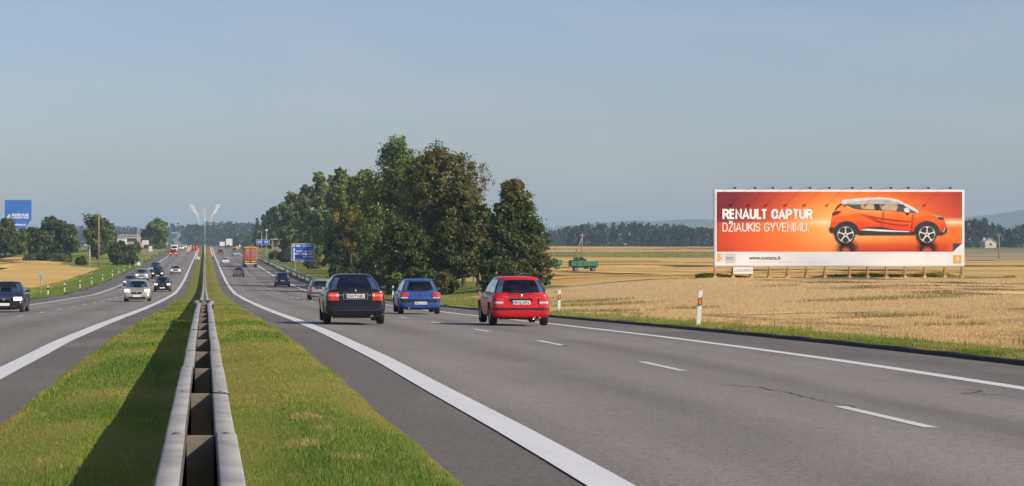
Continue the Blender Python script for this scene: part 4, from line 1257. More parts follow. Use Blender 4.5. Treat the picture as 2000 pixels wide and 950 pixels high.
# printed sunset backdrop
m, t, p, N, L = newmat('poster_print')
V = N('ShaderNodeTexCoord').outputs['Object']; sx = N('ShaderNodeSeparateXYZ'); L(V, sx.inputs[0])
pw = bl(1880, 0)[0] - bl(1400, 0)[0]; px0_ = bl(1400, 0)[0]; pz0 = bl(0, 492)[2]; ph = bl(0, 375)[2] - pz0
u = math_(N, L, 'DIVIDE', math_(N, L, 'SUBTRACT', sx.outputs[0], px0_), pw)
v = math_(N, L, 'DIVIDE', math_(N, L, 'SUBTRACT', sx.outputs[2], pz0), ph)
hor = math_(N, L, 'SUBTRACT', v, .49)
dx = math_(N, L, 'SUBTRACT', u, .50)
dx = math_(N, L, 'MAXIMUM', math_(N, L, 'MULTIPLY', dx, -1.0), math_(N, L, 'MULTIPLY', dx, .62))
r2 = math_(N, L, 'SQRT', math_(N, L, 'ADD', math_(N, L, 'POWER', math_(N, L, 'MULTIPLY', dx, 1.9), 2), math_(N, L, 'POWER', math_(N, L, 'MULTIPLY', hor, .75), 2)))
up = ramp(N, L, r2, [(0, (.98, .62, .24)), (.16, (.94, .42, .10)), (.36, (.84, .20, .035)), (.52, (.62, .085, .03)), (.70, (.36, .035, .03)), (.88, (.18, .018, .035))])
dn = ramp(N, L, r2, [(0, (.95, .60, .25)), (.2, (.92, .40, .10)), (.45, (.88, .20, .03)), (.8, (.72, .09, .02)), (1, (.50, .05, .02))])
rt = mixc(N, L, ramp(N, L, hor, [(.495, (0, 0, 0)), (.505, (1, 1, 1))]).outputs[0], dn.outputs[0], up.outputs[0])
hs = math_(N, L, 'ADD', hor, .5)
rt2 = mixc(N, L, ramp(N, L, hs, [(.47, (0, 0, 0)), (.53, (1, 1, 1))]).outputs[0], dn.outputs[0], up.outputs[0])
band = ramp(N, L, math_(N, L, 'ABSOLUTE', hor), [(0, (1, 1, 1)), (.03, (.5, .5, .5)), (.09, (0, 0, 0))])
bu = ramp(N, L, u, [(.0, (.0, .0, .0)), (.22, (.08, .08, .08)), (.36, (.30, .30, .30)), (.455, (.95, .95, .95)), (1, (.9, .9, .9))])
c = mixc(N, L, math_(N, L, 'MULTIPLY', band.outputs[0], bu.outputs[0]), rt2, (1.0, .80, .50))
# red glow of the car on the floor
fx = ramp(N, L, u, [(.46, (0, 0, 0)), (.54, (1, 1, 1)), (.92, (1, 1, 1)), (.98, (0, 0, 0))])
fz = ramp(N, L, v, [(.0, (1, 1, 1)), (.10, (.75, .75, .75)), (.22, (0, 0, 0))])
c = mixc(N, L, math_(N, L, 'MULTIPLY', fx.outputs[0], fz.outputs[0]), c, (.55, .03, .01))
def blotch(cx, cz, rx, rz, c, colr):
    d = math_(N, L, 'SQRT', math_(N, L, 'ADD', math_(N, L, 'POWER', math_(N, L, 'DIVIDE', math_(N, L, 'SUBTRACT', u, cx), rx), 2), math_(N, L, 'POWER', math_(N, L, 'DIVIDE', math_(N, L, 'SUBTRACT', v, cz), rz), 2)))
    return mixc(N, L, ramp(N, L, d, [(.55, (1, 1, 1)), (1, (0, 0, 0))]).outputs[0], c, colr)
U = lambda px: (px - 1400) / 480.0
VV = lambda py: (492 - py) / 117.0
for cx in (1655, 1811): c = blotch(U(cx), VV(486), .050, .20, c, (.035, .012, .01))
c = blotch(U(1652), VV(492), .020, .09, c, (.45, .10, .04)); c = blotch(U(1811), VV(492), .024, .09, c, (.45, .10, .04))
grain = noise(N, L, V, 1.2, 5)
c = mixc(N, L, math_(N, L, 'MULTIPLY', grain, .03), c, (1, .9, .8))
L(c, p.inputs['Base Color']); p.inputs['Roughness'].default_value = .8; p.inputs['Specular IOR Level'].default_value = .08
bp = panel('printed_backdrop', 1400, 375, 1879, 492, .001, .006, m, pst)
# the print's dog-eared corner
MB().poly([bl(1861, 475.5, .010), bl(1879, 475.5, .010), bl(1861, 492, .010)]).build('printed_corner', M['ink'], pst)
MB().poly([bl(1879, 475.5, .010), bl(1879.3, 492.5, .010), bl(1861, 492.3, .010)]).build('printed_corner', M['poster_white'], pst)
# printed car, layer on layer of ink
z2 = lambda x, y: (1600 + x / 5.134, 365 + y / 5.134)
M['pr_orange'] = None
m2, t, p, N, L = newmat('print_car_orange')
V = N('ShaderNodeTexCoord').outputs['Object']; s_ = N('ShaderNodeSeparateXYZ'); L(V, s_.inputs[0])
vz = math_(N, L, 'DIVIDE', math_(N, L, 'SUBTRACT', s_.outputs[2], pz0), ph)
wv = noise(N, L, mapped(N, L, V, (.35, 1, 1.6)), 1.6, 3)
rr = ramp(N, L, math_(N, L, 'ADD', vz, math_(N, L, 'MULTIPLY', math_(N, L, 'SUBTRACT', wv, .5), .35)), [(.2, (.62, .03, .012)), (.42, (.80, .08, .02)), (.58, (.85, .16, .03)), (.72, (.95, .34, .08)), (.82, (.80, .13, .03))])
L(rr.outputs[0], p.inputs['Base Color']); p.inputs['Roughness'].default_value = .8; p.inputs['Specular IOR Level'].default_value = .08
M['pr_orange'] = m2
M['pr_dark'] = simple('print_dark', (.022, .020, .022), .5)
M['pr_glass'] = simple('print_glass', (.09, .09, .10), .5, var=.4, scale=.8)
M['pr_glass_hi'] = simple('print_glass_pale', (.50, .46, .40), .5, var=.2, scale=1)
M['pr_beige'] = simple('print_beige', (.55, .38, .22), .5, var=.2, scale=1)
M['pr_roof'] = simple('print_roof_white', (.70, .70, .70), .5, var=.15, scale=.7)
M['pr_maroon'] = simple('print_maroon', (.16, .012, .03), .5)
M['pr_grey'] = simple('print_grey', (.36, .36, .37), .5)
pc = empty('printed_car', (0, 0, 0), None, None); pc.parent = pst
lay = [0]
def ink(pts, mat, nm='print_layer'):
    lay[0] += 1
    d = .008 + .0022 * lay[0]
    bm = bmesh.new()
    vs = [bm.verts.new(bl(*z2(x, y), d)) for x, y in pts]
    f = bm.faces.new(vs); bmesh.ops.triangulate(bm, faces=[f])
    me = bpy.data.meshes.new(nm); bm.to_mesh(me); bm.free(); me.materials.append(mat)
    return me
_inks = []
def I(pts, key): _inks.append((pts, key))
body = [(135, 262), (150, 232), (185, 190), (215, 160), (260, 178), (275, 215), (330, 232), (980, 265), (1060, 250), (1130, 268), (1195, 290), (1245, 312), (1262, 345), (1275, 390), (1278, 440), (1240, 470), (1185, 480), (940, 478), (400, 478), (160, 462), (112, 440), (108, 400), (118, 340)]
I(body, 'pr_orange')
I([(215, 160), (235, 135), (330, 120), (450, 112), (600, 106), (700, 112), (780, 128), (860, 165), (940, 205), (1000, 245), (985, 268), (900, 255), (820, 205), (720, 165), (600, 145), (400, 150), (300, 165), (268, 182)], 'pr_roof')
I([(270, 182), (300, 160), (400, 142), (580, 128), (700, 134), (770, 150), (830, 180), (900, 215), (985, 266), (900, 262), (820, 252), (560, 236), (400, 230), (345, 220)], 'pr_glass')
I([(300, 160), (400, 142), (580, 128), (700, 134), (770, 152), (800, 178), (640, 176), (570, 172), (410, 176), (290, 178)], 'pr_glass_hi')
I([(420, 178), (545, 176), (555, 230), (440, 224), (415, 200)], 'pr_beige')
I([(610, 180), (750, 178), (790, 200), (770, 244), (640, 238), (618, 215)], 'pr_beige')
I([(555, 172), (600, 172), (610, 238), (575, 236)], 'pr_dark')
I([(800, 182), (850, 190), (985, 264), (850, 256), (790, 246), (780, 215)], 'pr_glass')
I([(862, 250), (905, 258), (890, 290), (872, 282)], 'pr_dark')
I([(848, 222), (870, 208), (900, 220), (908, 250), (880, 262), (852, 250)], 'pr_roof')
I([(155, 232), (185, 190), (222, 168), (232, 176), (195, 205), (165, 235)], 'pr_dark')
I([(130, 280), (138, 256), (165, 242), (215, 246), (218, 258), (180, 280), (140, 290)], 'pr_maroon')
I([(1140, 288), (1190, 292), (1245, 308), (1250, 326), (1205, 322), (1165, 306)], 'pr_grey')
I([(1180, 302), (1246, 312), (1248, 330), (1210, 326)], 'pr_dark')
for off in (0, 806):
    cx = 278 + off
    arch = []
    for k in range(13):
        a = math.pi * (1.08 - 1.16 * k / 12)
        arch.append((cx + 132 * math.cos(a) * .98 - 4, 462 - 118 * math.sin(a)))
    I(arch + [(cx + 128, 480), (cx - 118, 470)], 'pr_dark')
I([(105, 405), (140, 410), (165, 430), (165, 465), (120, 462), (104, 440)], 'pr_dark')
I([(380, 440), (430, 440), (480, 405), (620, 405), (760, 430), (950, 452), (950, 486), (400, 486)], 'pr_dark')
I([(415, 438), (480, 420), (640, 430), (900, 448), (905, 456), (640, 450)], 'pr_roof')
I([(1180, 460), (1240, 452), (1262, 415), (1280, 410), (1278, 460), (1240, 486), (1185, 488)], 'pr_dark')
I([(1232, 455), (1258, 405), (1268, 412), (1250, 460)], 'pr_grey')
# crease lines of the doors
I([(350, 262), (560, 300), (760, 330), (920, 345), (920, 352), (760, 340), (560, 312)], 'pr_maroon_line')
I([(440, 285), (620, 345), (800, 375), (905, 378), (905, 386), (790, 384), (610, 356)], 'pr_maroon_line')
I([(645, 240), (652, 240), (640, 405), (633, 405)], 'pr_maroon_line')
I([(940, 268), (946, 268), (940, 395), (935, 430), (930, 430)], 'pr_maroon_line')
M['pr_maroon_line'] = simple('print_crease', (.52, .04, .015), .5)
def disc(cx, cy, r, n=28, ry=None): return [(cx + r * math.cos(2 * math.pi * k / n), cy + (ry or r) * math.sin(2 * math.pi * k / n)) for k in range(n)]
for cx, cy in ((260, 482), (1076, 480)):
    I(disc(cx, cy, 100, 28, 95), 'pr_dark')
    I(disc(cx + 2, cy - 2, 82, 28, 80), 'pr_roof')
    for k in range(5):   # dark openings between the five spokes
        a = 2 * math.pi * k / 5 + .32
        pts = []
        for (rr_, da) in ((22, -.30), (58, -.53), (76, -.47), (80, 0), (76, .47), (58, .53), (22, .30)):
            pts.append((cx + 2 + rr_ * math.cos(a + da), cy - 2 + rr_ * math.sin(a + da)))
        I(pts, 'pr_dark')
    I(disc(cx + 2, cy - 2, 9, 10), 'pr_dark')
groups = {}
bmj = {}
order = []
for pts, key in _inks:
    me = ink(pts, M[key]); o = bpy.data.objects.new('print_layer', me); order.append((o, key))
# join the ink layers into a single printed sheet with several inks
keys = sorted(set(k for _, k in order)); J = MB()
for o, k in order:
    J.add([v.co[:] for v in o.data.vertices], [tuple(q.vertices) for q in o.data.polygons], keys.index(k))
    bpy.data.objects.remove(o)
bpy.data.objects.remove(pc)
J.build('printed_car', [M[k] for k in keys], pst)
# lettering
def btext(s, px0, px1, py_base, cap_px, mat, bold=0.0, nm='lettering', d=.012):
    cap = cap_px / F * BD
    a, b = bl(px0, py_base, d), bl(px1, py_base, d)
    return text(s, cap / .70, ((a[0] + b[0]) / 2, a[1], a[2]), mat, pst, bold=bold, width=b[0] - a[0], name=nm)
stroke_text('RENAULT CAPTUR', bl(1411, 0)[0], bl(1587, 0)[0], bl(0, 428.2)[2], 19.6 / F * BD, .215, M['print_white'], pst, -.0085, gap=.245)
stroke_text('D\u017dIAUKIS GYVENIMU.', bl(1411, 0)[0], bl(1579, 0)[0], bl(0, 452.6)[2], 17.2 / F * BD, .115, M['print_white'], pst, -.0085, gap=.19)
btext('www.sostena.lt', 1463, 1525, 507.3, 7.4, M['ink'], .004)
panel('printed_square', 1416, 495.5, 1437, 514.5, .002, .007, simple('print_pale_grey', (.56, .57, .53), .5), pst)
btext('RENAULT', 1418.5, 1433, 505.0, 2.6, M['ink_grey'], .006)
btext('FINANCE', 1418.5, 1433, 508.6, 2.0, M['ink_grey'], .0)
btext('5', 1400.5, 1409, 508.0, 11.5, M['sign_yellow'], .035)
btext('METAI', 1400, 1409, 511.6, 1.8, M['ink_grey'])
a_ = text('GARANTIJA', 1.9 / F * BD / .7, bl(1411.6, 509, .012), M['ink_grey'], pst); a_.rotation_euler = (0, R(-90), 0); a_.location = bl(1411.8, 503, .012)
fine = MB()
for k in range(46):
    xx = 1463 + k * 3.45; wd_ = random.uniform(1.4, 3.0)
    if random.random() < .12: continue
    fine.poly([bl(xx, 512.9, .008), bl(xx + wd_, 512.9, .008), bl(xx + wd_, 511.9, .008), bl(xx, 511.9, .008)])
fine.build('small_print', M['ink_pale'], pst)
panel('printed_badge', 1861.5, 498.5, 1878, 515, .002, .008, M['sign_yellow'], pst)
cx, cy = 1869.8, 506
dia = lambda sx_, sy_, d: [bl(cx - sx_, cy, d), bl(cx, cy + sy_, d), bl(cx + sx_, cy, d), bl(cx, cy - sy_, d)]
MB().poly(dia(4.4, 5.8, .011)).build('printed_lozenge', simple('print_silver', (.66, .66, .66), .4), pst)
MB().poly(dia(1.6, 2.6, .014)).build('printed_lozenge', M['sign_yellow'], pst)
# posts, braces and rails
pxs = [1397, 1432, 1468, 1503.5, 1539, 1576, 1612, 1660, 1695.5, 1732, 1768.5, 1807, 1846, 1880]
for q in pxs:
    gx = bx(q); zg = float(terr(gx, BD + .3)) - BZ0
    zt_ = bl(0, 519)[2]
    mb = MB()
    mb.box((gx - BX, .12, (zt_ + zg) / 2 + .1), (.11, .16, zt_ - zg + .3))
    mb.tube((gx - BX, .75, zg + .0), (gx - BX, .25, zt_ - .1), .035)
    o = mb.build('post', M['orange_paint'], bb)
    pbox('footing', M['concrete'], bb, (gx - BX, .12, zg + .02), (.26, .3, .22), bevel=.03)
MB().tube((X0 - BX, .35, bl(0, 532)[2]), (X1 - BX, .35, bl(0, 532)[2]), .03).build('rail', M['orange_paint'], bb)
mb = MB()
for k in range(40):
    xx = X0 - BX + .2 + (X1 - X0 - .4) * k / 39
    mb.box((xx, .36, (bl(0, 380)[2] + bl(0, 519)[2]) / 2), (.05, .06, bl(0, 375)[2] - bl(0, 519)[2]))
mb.build('back_frame', M['galv'], bb)
# maker's plate
lp = panel('maker_plate', 1432, 522.3, 1470.5, 535, -.03, .02, M['poster_white'], bb)
text('LOGOPRO', 5.2 / F * BD / .7, bl(1451.5, 531.2, .026), M['ink_grey'], lp, width=35 / F * BD)
# floodlights on arms
for q in (1434, 1473.6, 1508, 1542.5, 1580, 1617.6, 1662, 1697.7, 1736.7, 1770.5, 1809.5, 1852):
    gx = bx(q) - BX - .22; zt_ = bl(0, 371)[2]
    mb = MB(); mb.tube((gx - .30, .05, zt_ - .05), (gx - .30, .05, zt_ + .10), .02).tube((gx - .30, .05, zt_ + .10), (gx, -1.12, zt_ + .16), .014)
    o = mb.build('lamp_arm', M['galv'], bb)
    h = MB(); h.box((0, 0, 0), (.16, .11, .10)); h.box((0, .03, -.065), (.12, .08, .04))
    o2 = h.build('floodlight', M['black'], o, bevel=.03); o2.location = (gx, -1.15, zt_ + .12); o2.rotation_euler = (R(28), 0, 0)

# ------------------------------------------------------------------ marker posts
def marker(X, D, red, label, group, scale=1.0, z=None, tilt=0):
    z = float(terr(X, D)) if z is None else z
    r = empty('marker_post', (X, D, z), label, 'marker post', group)
    h = .98 * scale
    yr = .05
    out = [(-.06, 0), (.06, 0), (.06, 1), (-.06, .93)]
    def body(z0, z1, nm, mat, extra=0.0, slope0=0, slope1=0):
        mb = MB(); e = .06 + extra; f = .05 + extra
        vs = []
        for (x, y) in ((-e, -f), (e, -f), (e * .6, f), (-e * .6, f)):
            vs.append((x, y, z0 + slope0 * x))
        for (x, y) in ((-e, -f), (e, -f), (e * .6, f), (-e * .6, f)):
            vs.append((x, y, z1 + slope1 * x))
        return mb.add(vs, [(3, 2, 1, 0), (4, 5, 6, 7), (0, 1, 5, 4), (1, 2, 6, 5), (2, 3, 7, 6), (3, 0, 4, 7)]).build(nm, mat, r, bevel=.006)
    body(-.2, h, 'post', M['white'], 0, 0, .35)
    b = body(h * .55, h * .80, 'band', M['reflector_brown'] if red else M['ink'], .003, .35, .35)
    if red:
        mb = MB(); mb.add([(-.035, -.056, h * .585), (.035, -.056, h * .60), (.035, -.056, h * .775), (-.035, -.056, h * .765)], [(0, 1, 2, 3)])
        mb.build('reflector', M['reflector_red'], b)
    r.rotation_euler = (0, R(tilt), 0)
    return r
gR = 'white marker posts along the right-hand verge'
marker(14.30, 66.8, True, 'white marker post with an orange reflector, standing nearest on the field side', gR, tilt=4, z=CZ - (634 - 470) / F * 66.8)
marker(15.36, 100, True, 'white marker post with an orange reflector just right of the red hatchback', gR, .95, z=CZ - (609 - 470) / F * 100, tilt=2)
marker(14.45, 121, True, 'white marker post half hidden by the left flank of the red hatchback', gR)
marker(14.7, 180, True, 'white marker post seen between the black saloon and the blue hatchback', gR, .95)
gL = 'white marker posts along the left-hand verge'
ords = ['nearest', 'second nearest', 'third nearest', 'fourth nearest', 'fifth nearest', 'sixth nearest', 'seventh nearest', 'eighth nearest', 'ninth nearest', 'tenth nearest', 'eleventh nearest', 'twelfth nearest', 'farthest']
for i, (px, py) in enumerate([(94, 574.7), (126.3, 568.4), (156.3, 560.5), (179.4, 552.6), (200.5, 544.7), (219.5, 538.4), (232, 533), (242.5, 528), (253.6, 524), (263.7, 518.8), (278, 512), (286.7, 507), (292, 503.7)]):
    D = 4500 * 14.0 / (400 - px)
    marker(-14.0, D, False, 'black-banded white marker post, %s on the left verge' % ords[i], gL, .95, z=float(terr(-14, D)))

# ------------------------------------------------------------------ direction signs and small signs
sg = empty('direction_sign', (*at(592, 527, 396)[:2], float(terr(17, 396))), 'large blue direction sign with white arrows on two posts below the trees', 'road sign')
def sgp(px, py, d=0.0): p_ = at(px, py, 396); return (p_.x - sg.location.x, -d, p_.z - sg.location.z)
def spanel(name, px0, py0, px1, py1, d0, d1, mat, parent, bevel=0):
    a, b = sgp(px0, py1), sgp(px1, py0)
    return pbox(name, mat, parent, ((a[0] + b[0]) / 2, -(d0 + d1) / 2, (a[2] + b[2]) / 2), (b[0] - a[0], abs(d1 - d0), b[2] - a[2]), bevel=bevel)
sb_ = spanel('sign_board', 569.4, 476.2, 613.8, 510, -.04, .0, M['sign_white'], sg, .02)
spanel('sign_face', 570.3, 477.1, 612.9, 509.1, .0, .012, M['sign_blue'], sb_)
spanel('arrow', 573.4, 489, 575.4, 509, .012, .018, M['sign_white'], sb_)
MB().poly([sgp(571.8, 488.4, .016), sgp(577, 488.4, .016), sgp(574.4, 484.2, .016)]).build('arrow', M['sign_white'], sb_)
spanel('arrow', 575.4, 495.5, 597.5, 497.2, .012, .018, M['sign_white'], sb_)
MB().poly([sgp(597, 498.8, .016), sgp(600.8, 496.4, .016), sgp(597, 494, .016)]).build('arrow', M['sign_white'], sb_)
spanel('route_plate', 570.6, 478.0, 576.4, 482.8, .012, .018, M['sign_red'], sb_)
spanel('route_plate', 578, 478.2, 587.5, 482.8, .012, .018, M['sign_green'], sb_)
sx_ = lambda s, px0, px1, py, cap, mat, b=.012: text(s, cap / F * 396 / .7, ((sgp(px0, py)[0] + sgp(px1, py)[0]) / 2, -.021, sgp(px0, py)[2]), mat, sb_, bold=b, width=sgp(px1, py)[0] - sgp(px0, py)[0])
sx_('A4', 571.2, 576, 482.0, 3.2, M['sign_white']); sx_('E28', 579, 586.6, 482.0, 3.2, M['sign_white'])
ss_ = lambda s, q0, q1, py, cap: stroke_text(s, sgp(q0, 0)[0], sgp(q1, 0)[0], sgp(0, py)[2], cap / F * 396, .17, M['sign_white'], sb_, -.021)
ss_('VILNIUS', 590, 607.8, 482.2, 3.5); ss_('BIR\u0160TONAS', 578.5, 610.5, 493.2, 3.5)
ss_('ALYTUS', 592, 611, 503.4, 3.3); sx_('700 m', 578.5, 587, 507.6, 2.2, M['sign_white'])
pts = [sgp(606.5 + 4.2 * math.cos(a), 496.4 + 2.6 * math.sin(a), .019) for a in np.linspace(0, 2 * math.pi, 14, endpoint=False)]
MB().poly(pts).build('route_plate', M['sign_yellow'], sb_)
for q in (577, 605.5):
    a = sgp(q, 508, -.09); MB().tube((a[0], .09, sgp(q, 478)[2]), (a[0], .09, -.3), .065).build('post', M['galv'], sg)

def board_sign(name, label, cat, px0, py0, px1, py1, D, mat, posts, base=None, words=(), group=None, border=None):
    xm = (px0 + px1) / 2; X = (xm - 400) / F * D; zg = float(terr(X, D))
    r = empty(name, (X, D, zg), label, cat, group)
    L_ = lambda px, py: ((px - 400) / F * D - X, CZ - (py - 470) / F * D - zg)
    a, b = L_(px0, py1), L_(px1, py0)
    bd = pbox('sign_board', border or mat, r, ((a[0] + b[0]) / 2, 0, (a[1] + b[1]) / 2), (b[0] - a[0], .05, b[1] - a[1]), bevel=.01)
    if border: pbox('sign_face', mat, bd, ((a[0] + b[0]) / 2, -.03, (a[1] + b[1]) / 2), ((b[0] - a[0]) * .96, .012, (b[1] - a[1]) * .92))
    for q in posts:
        x = L_(q, 0)[0]; MB().tube((x, .07, b[1] - .1), (x, .07, -.3), .045).build('post', M['galv'], r)
    for (s, q0, q1, py, cap, mt) in words:
        p0, p1 = L_(q0, py), L_(q1, py)
        text(s, cap / F * D / .7, ((p0[0] + p1[0]) / 2, -.042, p0[1]), mt, bd, width=p1[0] - p0[0], bold=.01)
    return r
r = board_sign('direction_sign', 'small far blue direction sign behind the two lamp posts', 'road sign', 500.5, 468.6, 526.5, 478.3, 650, M['sign_blue'], (505, 520), border=M['sign_white'])
bq = [c_ for c_ in r.children if c_.name.startswith('sign_board')][0]
for (x0, x1, z_) in ((-1.5, -.3, .25), (-1.5, -.5, -.15), (.3, 1.5, .25), (.5, 1.4, -.15)):
    bz_ = CZ - (473.4 - 470) / F * 650 - r.location.z
    pbox('lettering_bar', M['sign_white'], bq, ((x0 + x1) / 2, -.045, bz_ + z_), (x1 - x0, .012, .16))
board_sign('distance_sign', 'small blue and white plate on a thin post by the left stubble field', 'road sign', 75.5, 535, 83.5, 543, 218, simple('pale_sign_blue', (.20, .34, .60), .5), (79.5,), border=M['sign_white'])
board_sign('route_sign', 'pale blank back of a wide sign by the left verge, lower part', 'road sign', 277, 469.5, 290.5, 478.5, 820, simple('sign_back', (.58, .57, .52), .6), (279, 288))
board_sign('route_sign', 'pale square sign back standing right of the wide sign on the left verge', 'road sign', 290.3, 465, 300.3, 478.5, 830, simple('sign_back_square', (.60, .60, .57), .6), (295.5,))
board_sign('route_sign', 'white sign back above the marker posts near the left carriageway crest', 'road sign', 290.5, 481, 297.5, 491.5, 640, M['white_dirty'], (294,))
board_sign('route_sign', 'low white sign in front of the round tree on the left', 'road sign', 318.5, 473.5, 328, 478.5, 860, M['white_dirty'], (320, 326.5))
# round sign back by the verge posts
X, D = (270.8 - 400) / F * 470, 470
r = empty('round_sign', (X, D, float(terr(X, D))), 'pale round sign back among the white posts of the left verge', 'road sign')
MB().lathe([(0, .0001), (0, .45), (.03, .45), (.03, .0001)], 20, 'Y', c=(0, 0, .75)).build('sign_disc', M['white_dirty'], r)
MB().tube((0, .05, -.2), (0, .05, .9), .03).build('post', M['galv'], r)
X, D = -1.45, 545
r = empty('round_sign', (X, D, float(prof(D))), 'white round sign low beside the median barrier at the chevron panels', 'road sign')
MB().lathe([(0, .0001), (0, .33), (.03, .33), (.03, .0001)], 20, 'Y', c=(0, 0, .55)).build('sign_disc', M['white'], r)
MB().tube((0, .05, -.1), (0, .05, .6), .025).build('post', M['galv'], r)
# chevron panels of the roadworks
def chevron(X, D, label, group, h=1.0, lean=1):
    r = empty('chevron_panel', (X, D, float(road_z(X, D)) + .0), label, 'traffic panel', group)
    pbox('base', M['rubber'], r, (0, 0, .05), (.5, .4, .1), bevel=.02)
    mb = MB(); n_ = 4
    pn = pbox('panel', M['white'], r, (0, 0, .1 + h / 2), (.30, .03, h))
    for k in range(n_):
        z0 = .12 + k * h / n_; s = lean * .10
        mb.poly([(-.15, -.018, max(.1, z0 - s * .5)), (.15, -.018, max(.1, z0 + s * .5)), (.15, -.018, z0 + h / n_ * .55 + s * .5), (-.15, -.018, z0 + h / n_ * .55 - s * .5)])
    mb.build('stripe', M['orange'], pn)
    return r
nth = ['first', 'second', 'third', 'fourth', 'fifth', 'sixth', 'seventh', 'eighth', 'ninth', 'tenth', 'eleventh', 'twelfth', 'thirteenth', 'fourteenth', 'fifteenth', 'sixteenth']
for k in range(12):
    chevron(-2.05, 540 + 25 * k, 'red and white chevron panel, %s of the row left of the median' % nth[k], 'chevron panels left of the median', 1.0, -1)
for k in range(10):
    chevron(2.0, 575 + 26 * k, 'red and white chevron panel, %s of the row right of the median' % nth[k], 'chevron panels right of the median', 1.0)
for k, (px, D) in enumerate(((366.5, 715), (369, 735), (371, 760), (368.5, 790), (372.5, 800), (374.5, 815))):
    X = (px - 400) / F * D
    chevron(X, D, 'red and white panel closing the inner oncoming lane, %s from the camera' % nth[k], 'panels closing the inner oncoming lane', 1.5)
# warning trailer
X, D = 11.6, 790
r = empty('warning_sign', (X, D, float(road_z(X, D))), 'yellow warning board with a white triangle on the right-hand hard shoulder', 'road sign')
pbox('board', M['sign_yellow'], r, (-.4, 0, 1.0), (1.3, .06, .9), bevel=.02)
mb = MB(); mb.prism([(-.1, -.03, 1.2), (.9, -.03, 1.2), (.4, -.03, 2.3)], (0, .05, 0)); mb.build('triangle', M['white'], r)
for x in (-.8, .1): MB().tube((x, .08, 0), (x, .08, 1.3), .04).build('leg', M['galv'], r)

# ------------------------------------------------------------------ lamp posts
def lamp_head(par, c, rz, d=(.75, .30, .16)):
    o = MB().box((0, 0, 0), d).box((d[0] * .18, 0, -.07), (d[0] * .5, d[1] * .8, .06)).build('lamp_head', M['white'], par, bevel=.05)
    o.location = c; o.rotation_euler = (0, 0, rz); return o
def median_lamp(D, label):
    r = empty('lamp_post', (0, D, float(prof(D))), label, 'lamp post', 'double-armed lamp posts in the median')
    H_ = 12.25
    MB().tube((0, 0, -.3), (0, 0, 4), .125, .105, 12).tube((0, 0, 4), (0, 0, H_ - .5), .105, .06, 12).build('pole', M['galv_light'], r, smooth=True)
    for s in (-1, 1):
        pts = [(0, 0, H_ - .9), (s * .35, 0, H_ - .35), (s * 1.1, 0, H_ - .02), (s * 2.5, 0, H_ + .14)]
        mb = MB()
        for a, b in zip(pts[:-1], pts[1:]): mb.tube(a, b, .035)
        mb.build('arm', M['galv_light'], r)
        o = lamp_head(r, (s * 2.85, 0, H_ + .18), 0 if s > 0 else PI, (1.05, .40, .26)); o.rotation_euler = (0, R(-8), o.rotation_euler.z)
    return r
for k in range(15):
    D = 500 + 41 * k
    median_lamp(D, 'double-armed grey lamp post in the median, %s from the camera' % nth[k])
def side_lamp(px, py0, py1, D, label, arm=-1, group=None, ball=False):
    X = (px - 400) / F * D; zg = float(terr(X, D)) if abs(X) > 13.7 else float(road_z(X, D))
    zt_ = CZ - (py0 - 470) / F * D
    r = empty('street_lamp', (X, D, zg), label, 'street lamp', group)
    MB().tube((0, 0, -.3), (0, 0, zt_ - zg), .09, .05, 10).build('pole', M['galv_light'], r, smooth=True)
    if ball:
        MB().lathe([(0, .001), (.05, .25), (.3, .36), (.5, .28), (.62, .001)], 14, 'Z', c=(0, 0, zt_ - zg)).build('lantern', M['white'], r, smooth=True)
    else:
        MB().tube((0, 0, zt_ - zg), (arm * .7, 0, zt_ - zg + .1), .035).build('arm', M['galv_light'], r)
        lamp_head(r, (arm * .85, 0, zt_ - zg + .1), 0, (.6, .26, .14))
    return r
side_lamp(511, 454, 492, 640, 'pale street lamp with a short left arm in front of the far blue sign')
side_lamp(520, 452, 486, 668, 'pale street lamp with a round lantern right of the short-armed one', ball=True)
side_lamp(175.5, 480, 513, 430, 'small white street lamp left of the wooden pole on the left', ball=False, arm=-1)

# ------------------------------------------------------------------ utility poles
def upole(px, py0, py1, D, label, brace=None, name='utility_pole'):
    X = (px - 400) / F * D; zg = float(terr(X, D)); zt_ = CZ - (py0 - 470) / F * D
    r = empty(name, (X, D, zg), label, 'utility pole')
    h = zt_ - zg
    MB().tube((0, 0, -.4), (0, 0, h), .15, .10, 10).build('pole', M['wood'], r, smooth=True)
    cb = MB(); cb.box((0, 0, h - .45), (1.0, .09, .10)); cb.build('crossarm', M['wood'], r)
    for x in (-.42, .42, 0):
        MB().tube((x, 0, h - .4 if x else h), (x, 0, h - .18 if x else h + .22), .035, .05).build('insulator', M['white_dirty'], r)
    for bx_ in (brace or ()):
        MB().tube((0, .0, h - .8), (bx_, .3, -.3), .10, .14, 10).build('brace', M['wood'], r, smooth=True)
    return r
upole(193, 408, 513, 430, 'tall single wooden utility pole on the left field edge')
upole(57, 449, 505, 560, 'weathered utility pole with two slanting braces in front of the left trees', brace=(2.3, 2.9))
upole(1137, 457, 512, 540, 'wooden utility pole with one slanting brace behind the green trailers', brace=(-2.1,))
upole(1951, 456, 512, 560, 'thin lone wooden pole in the field right of the billboard')
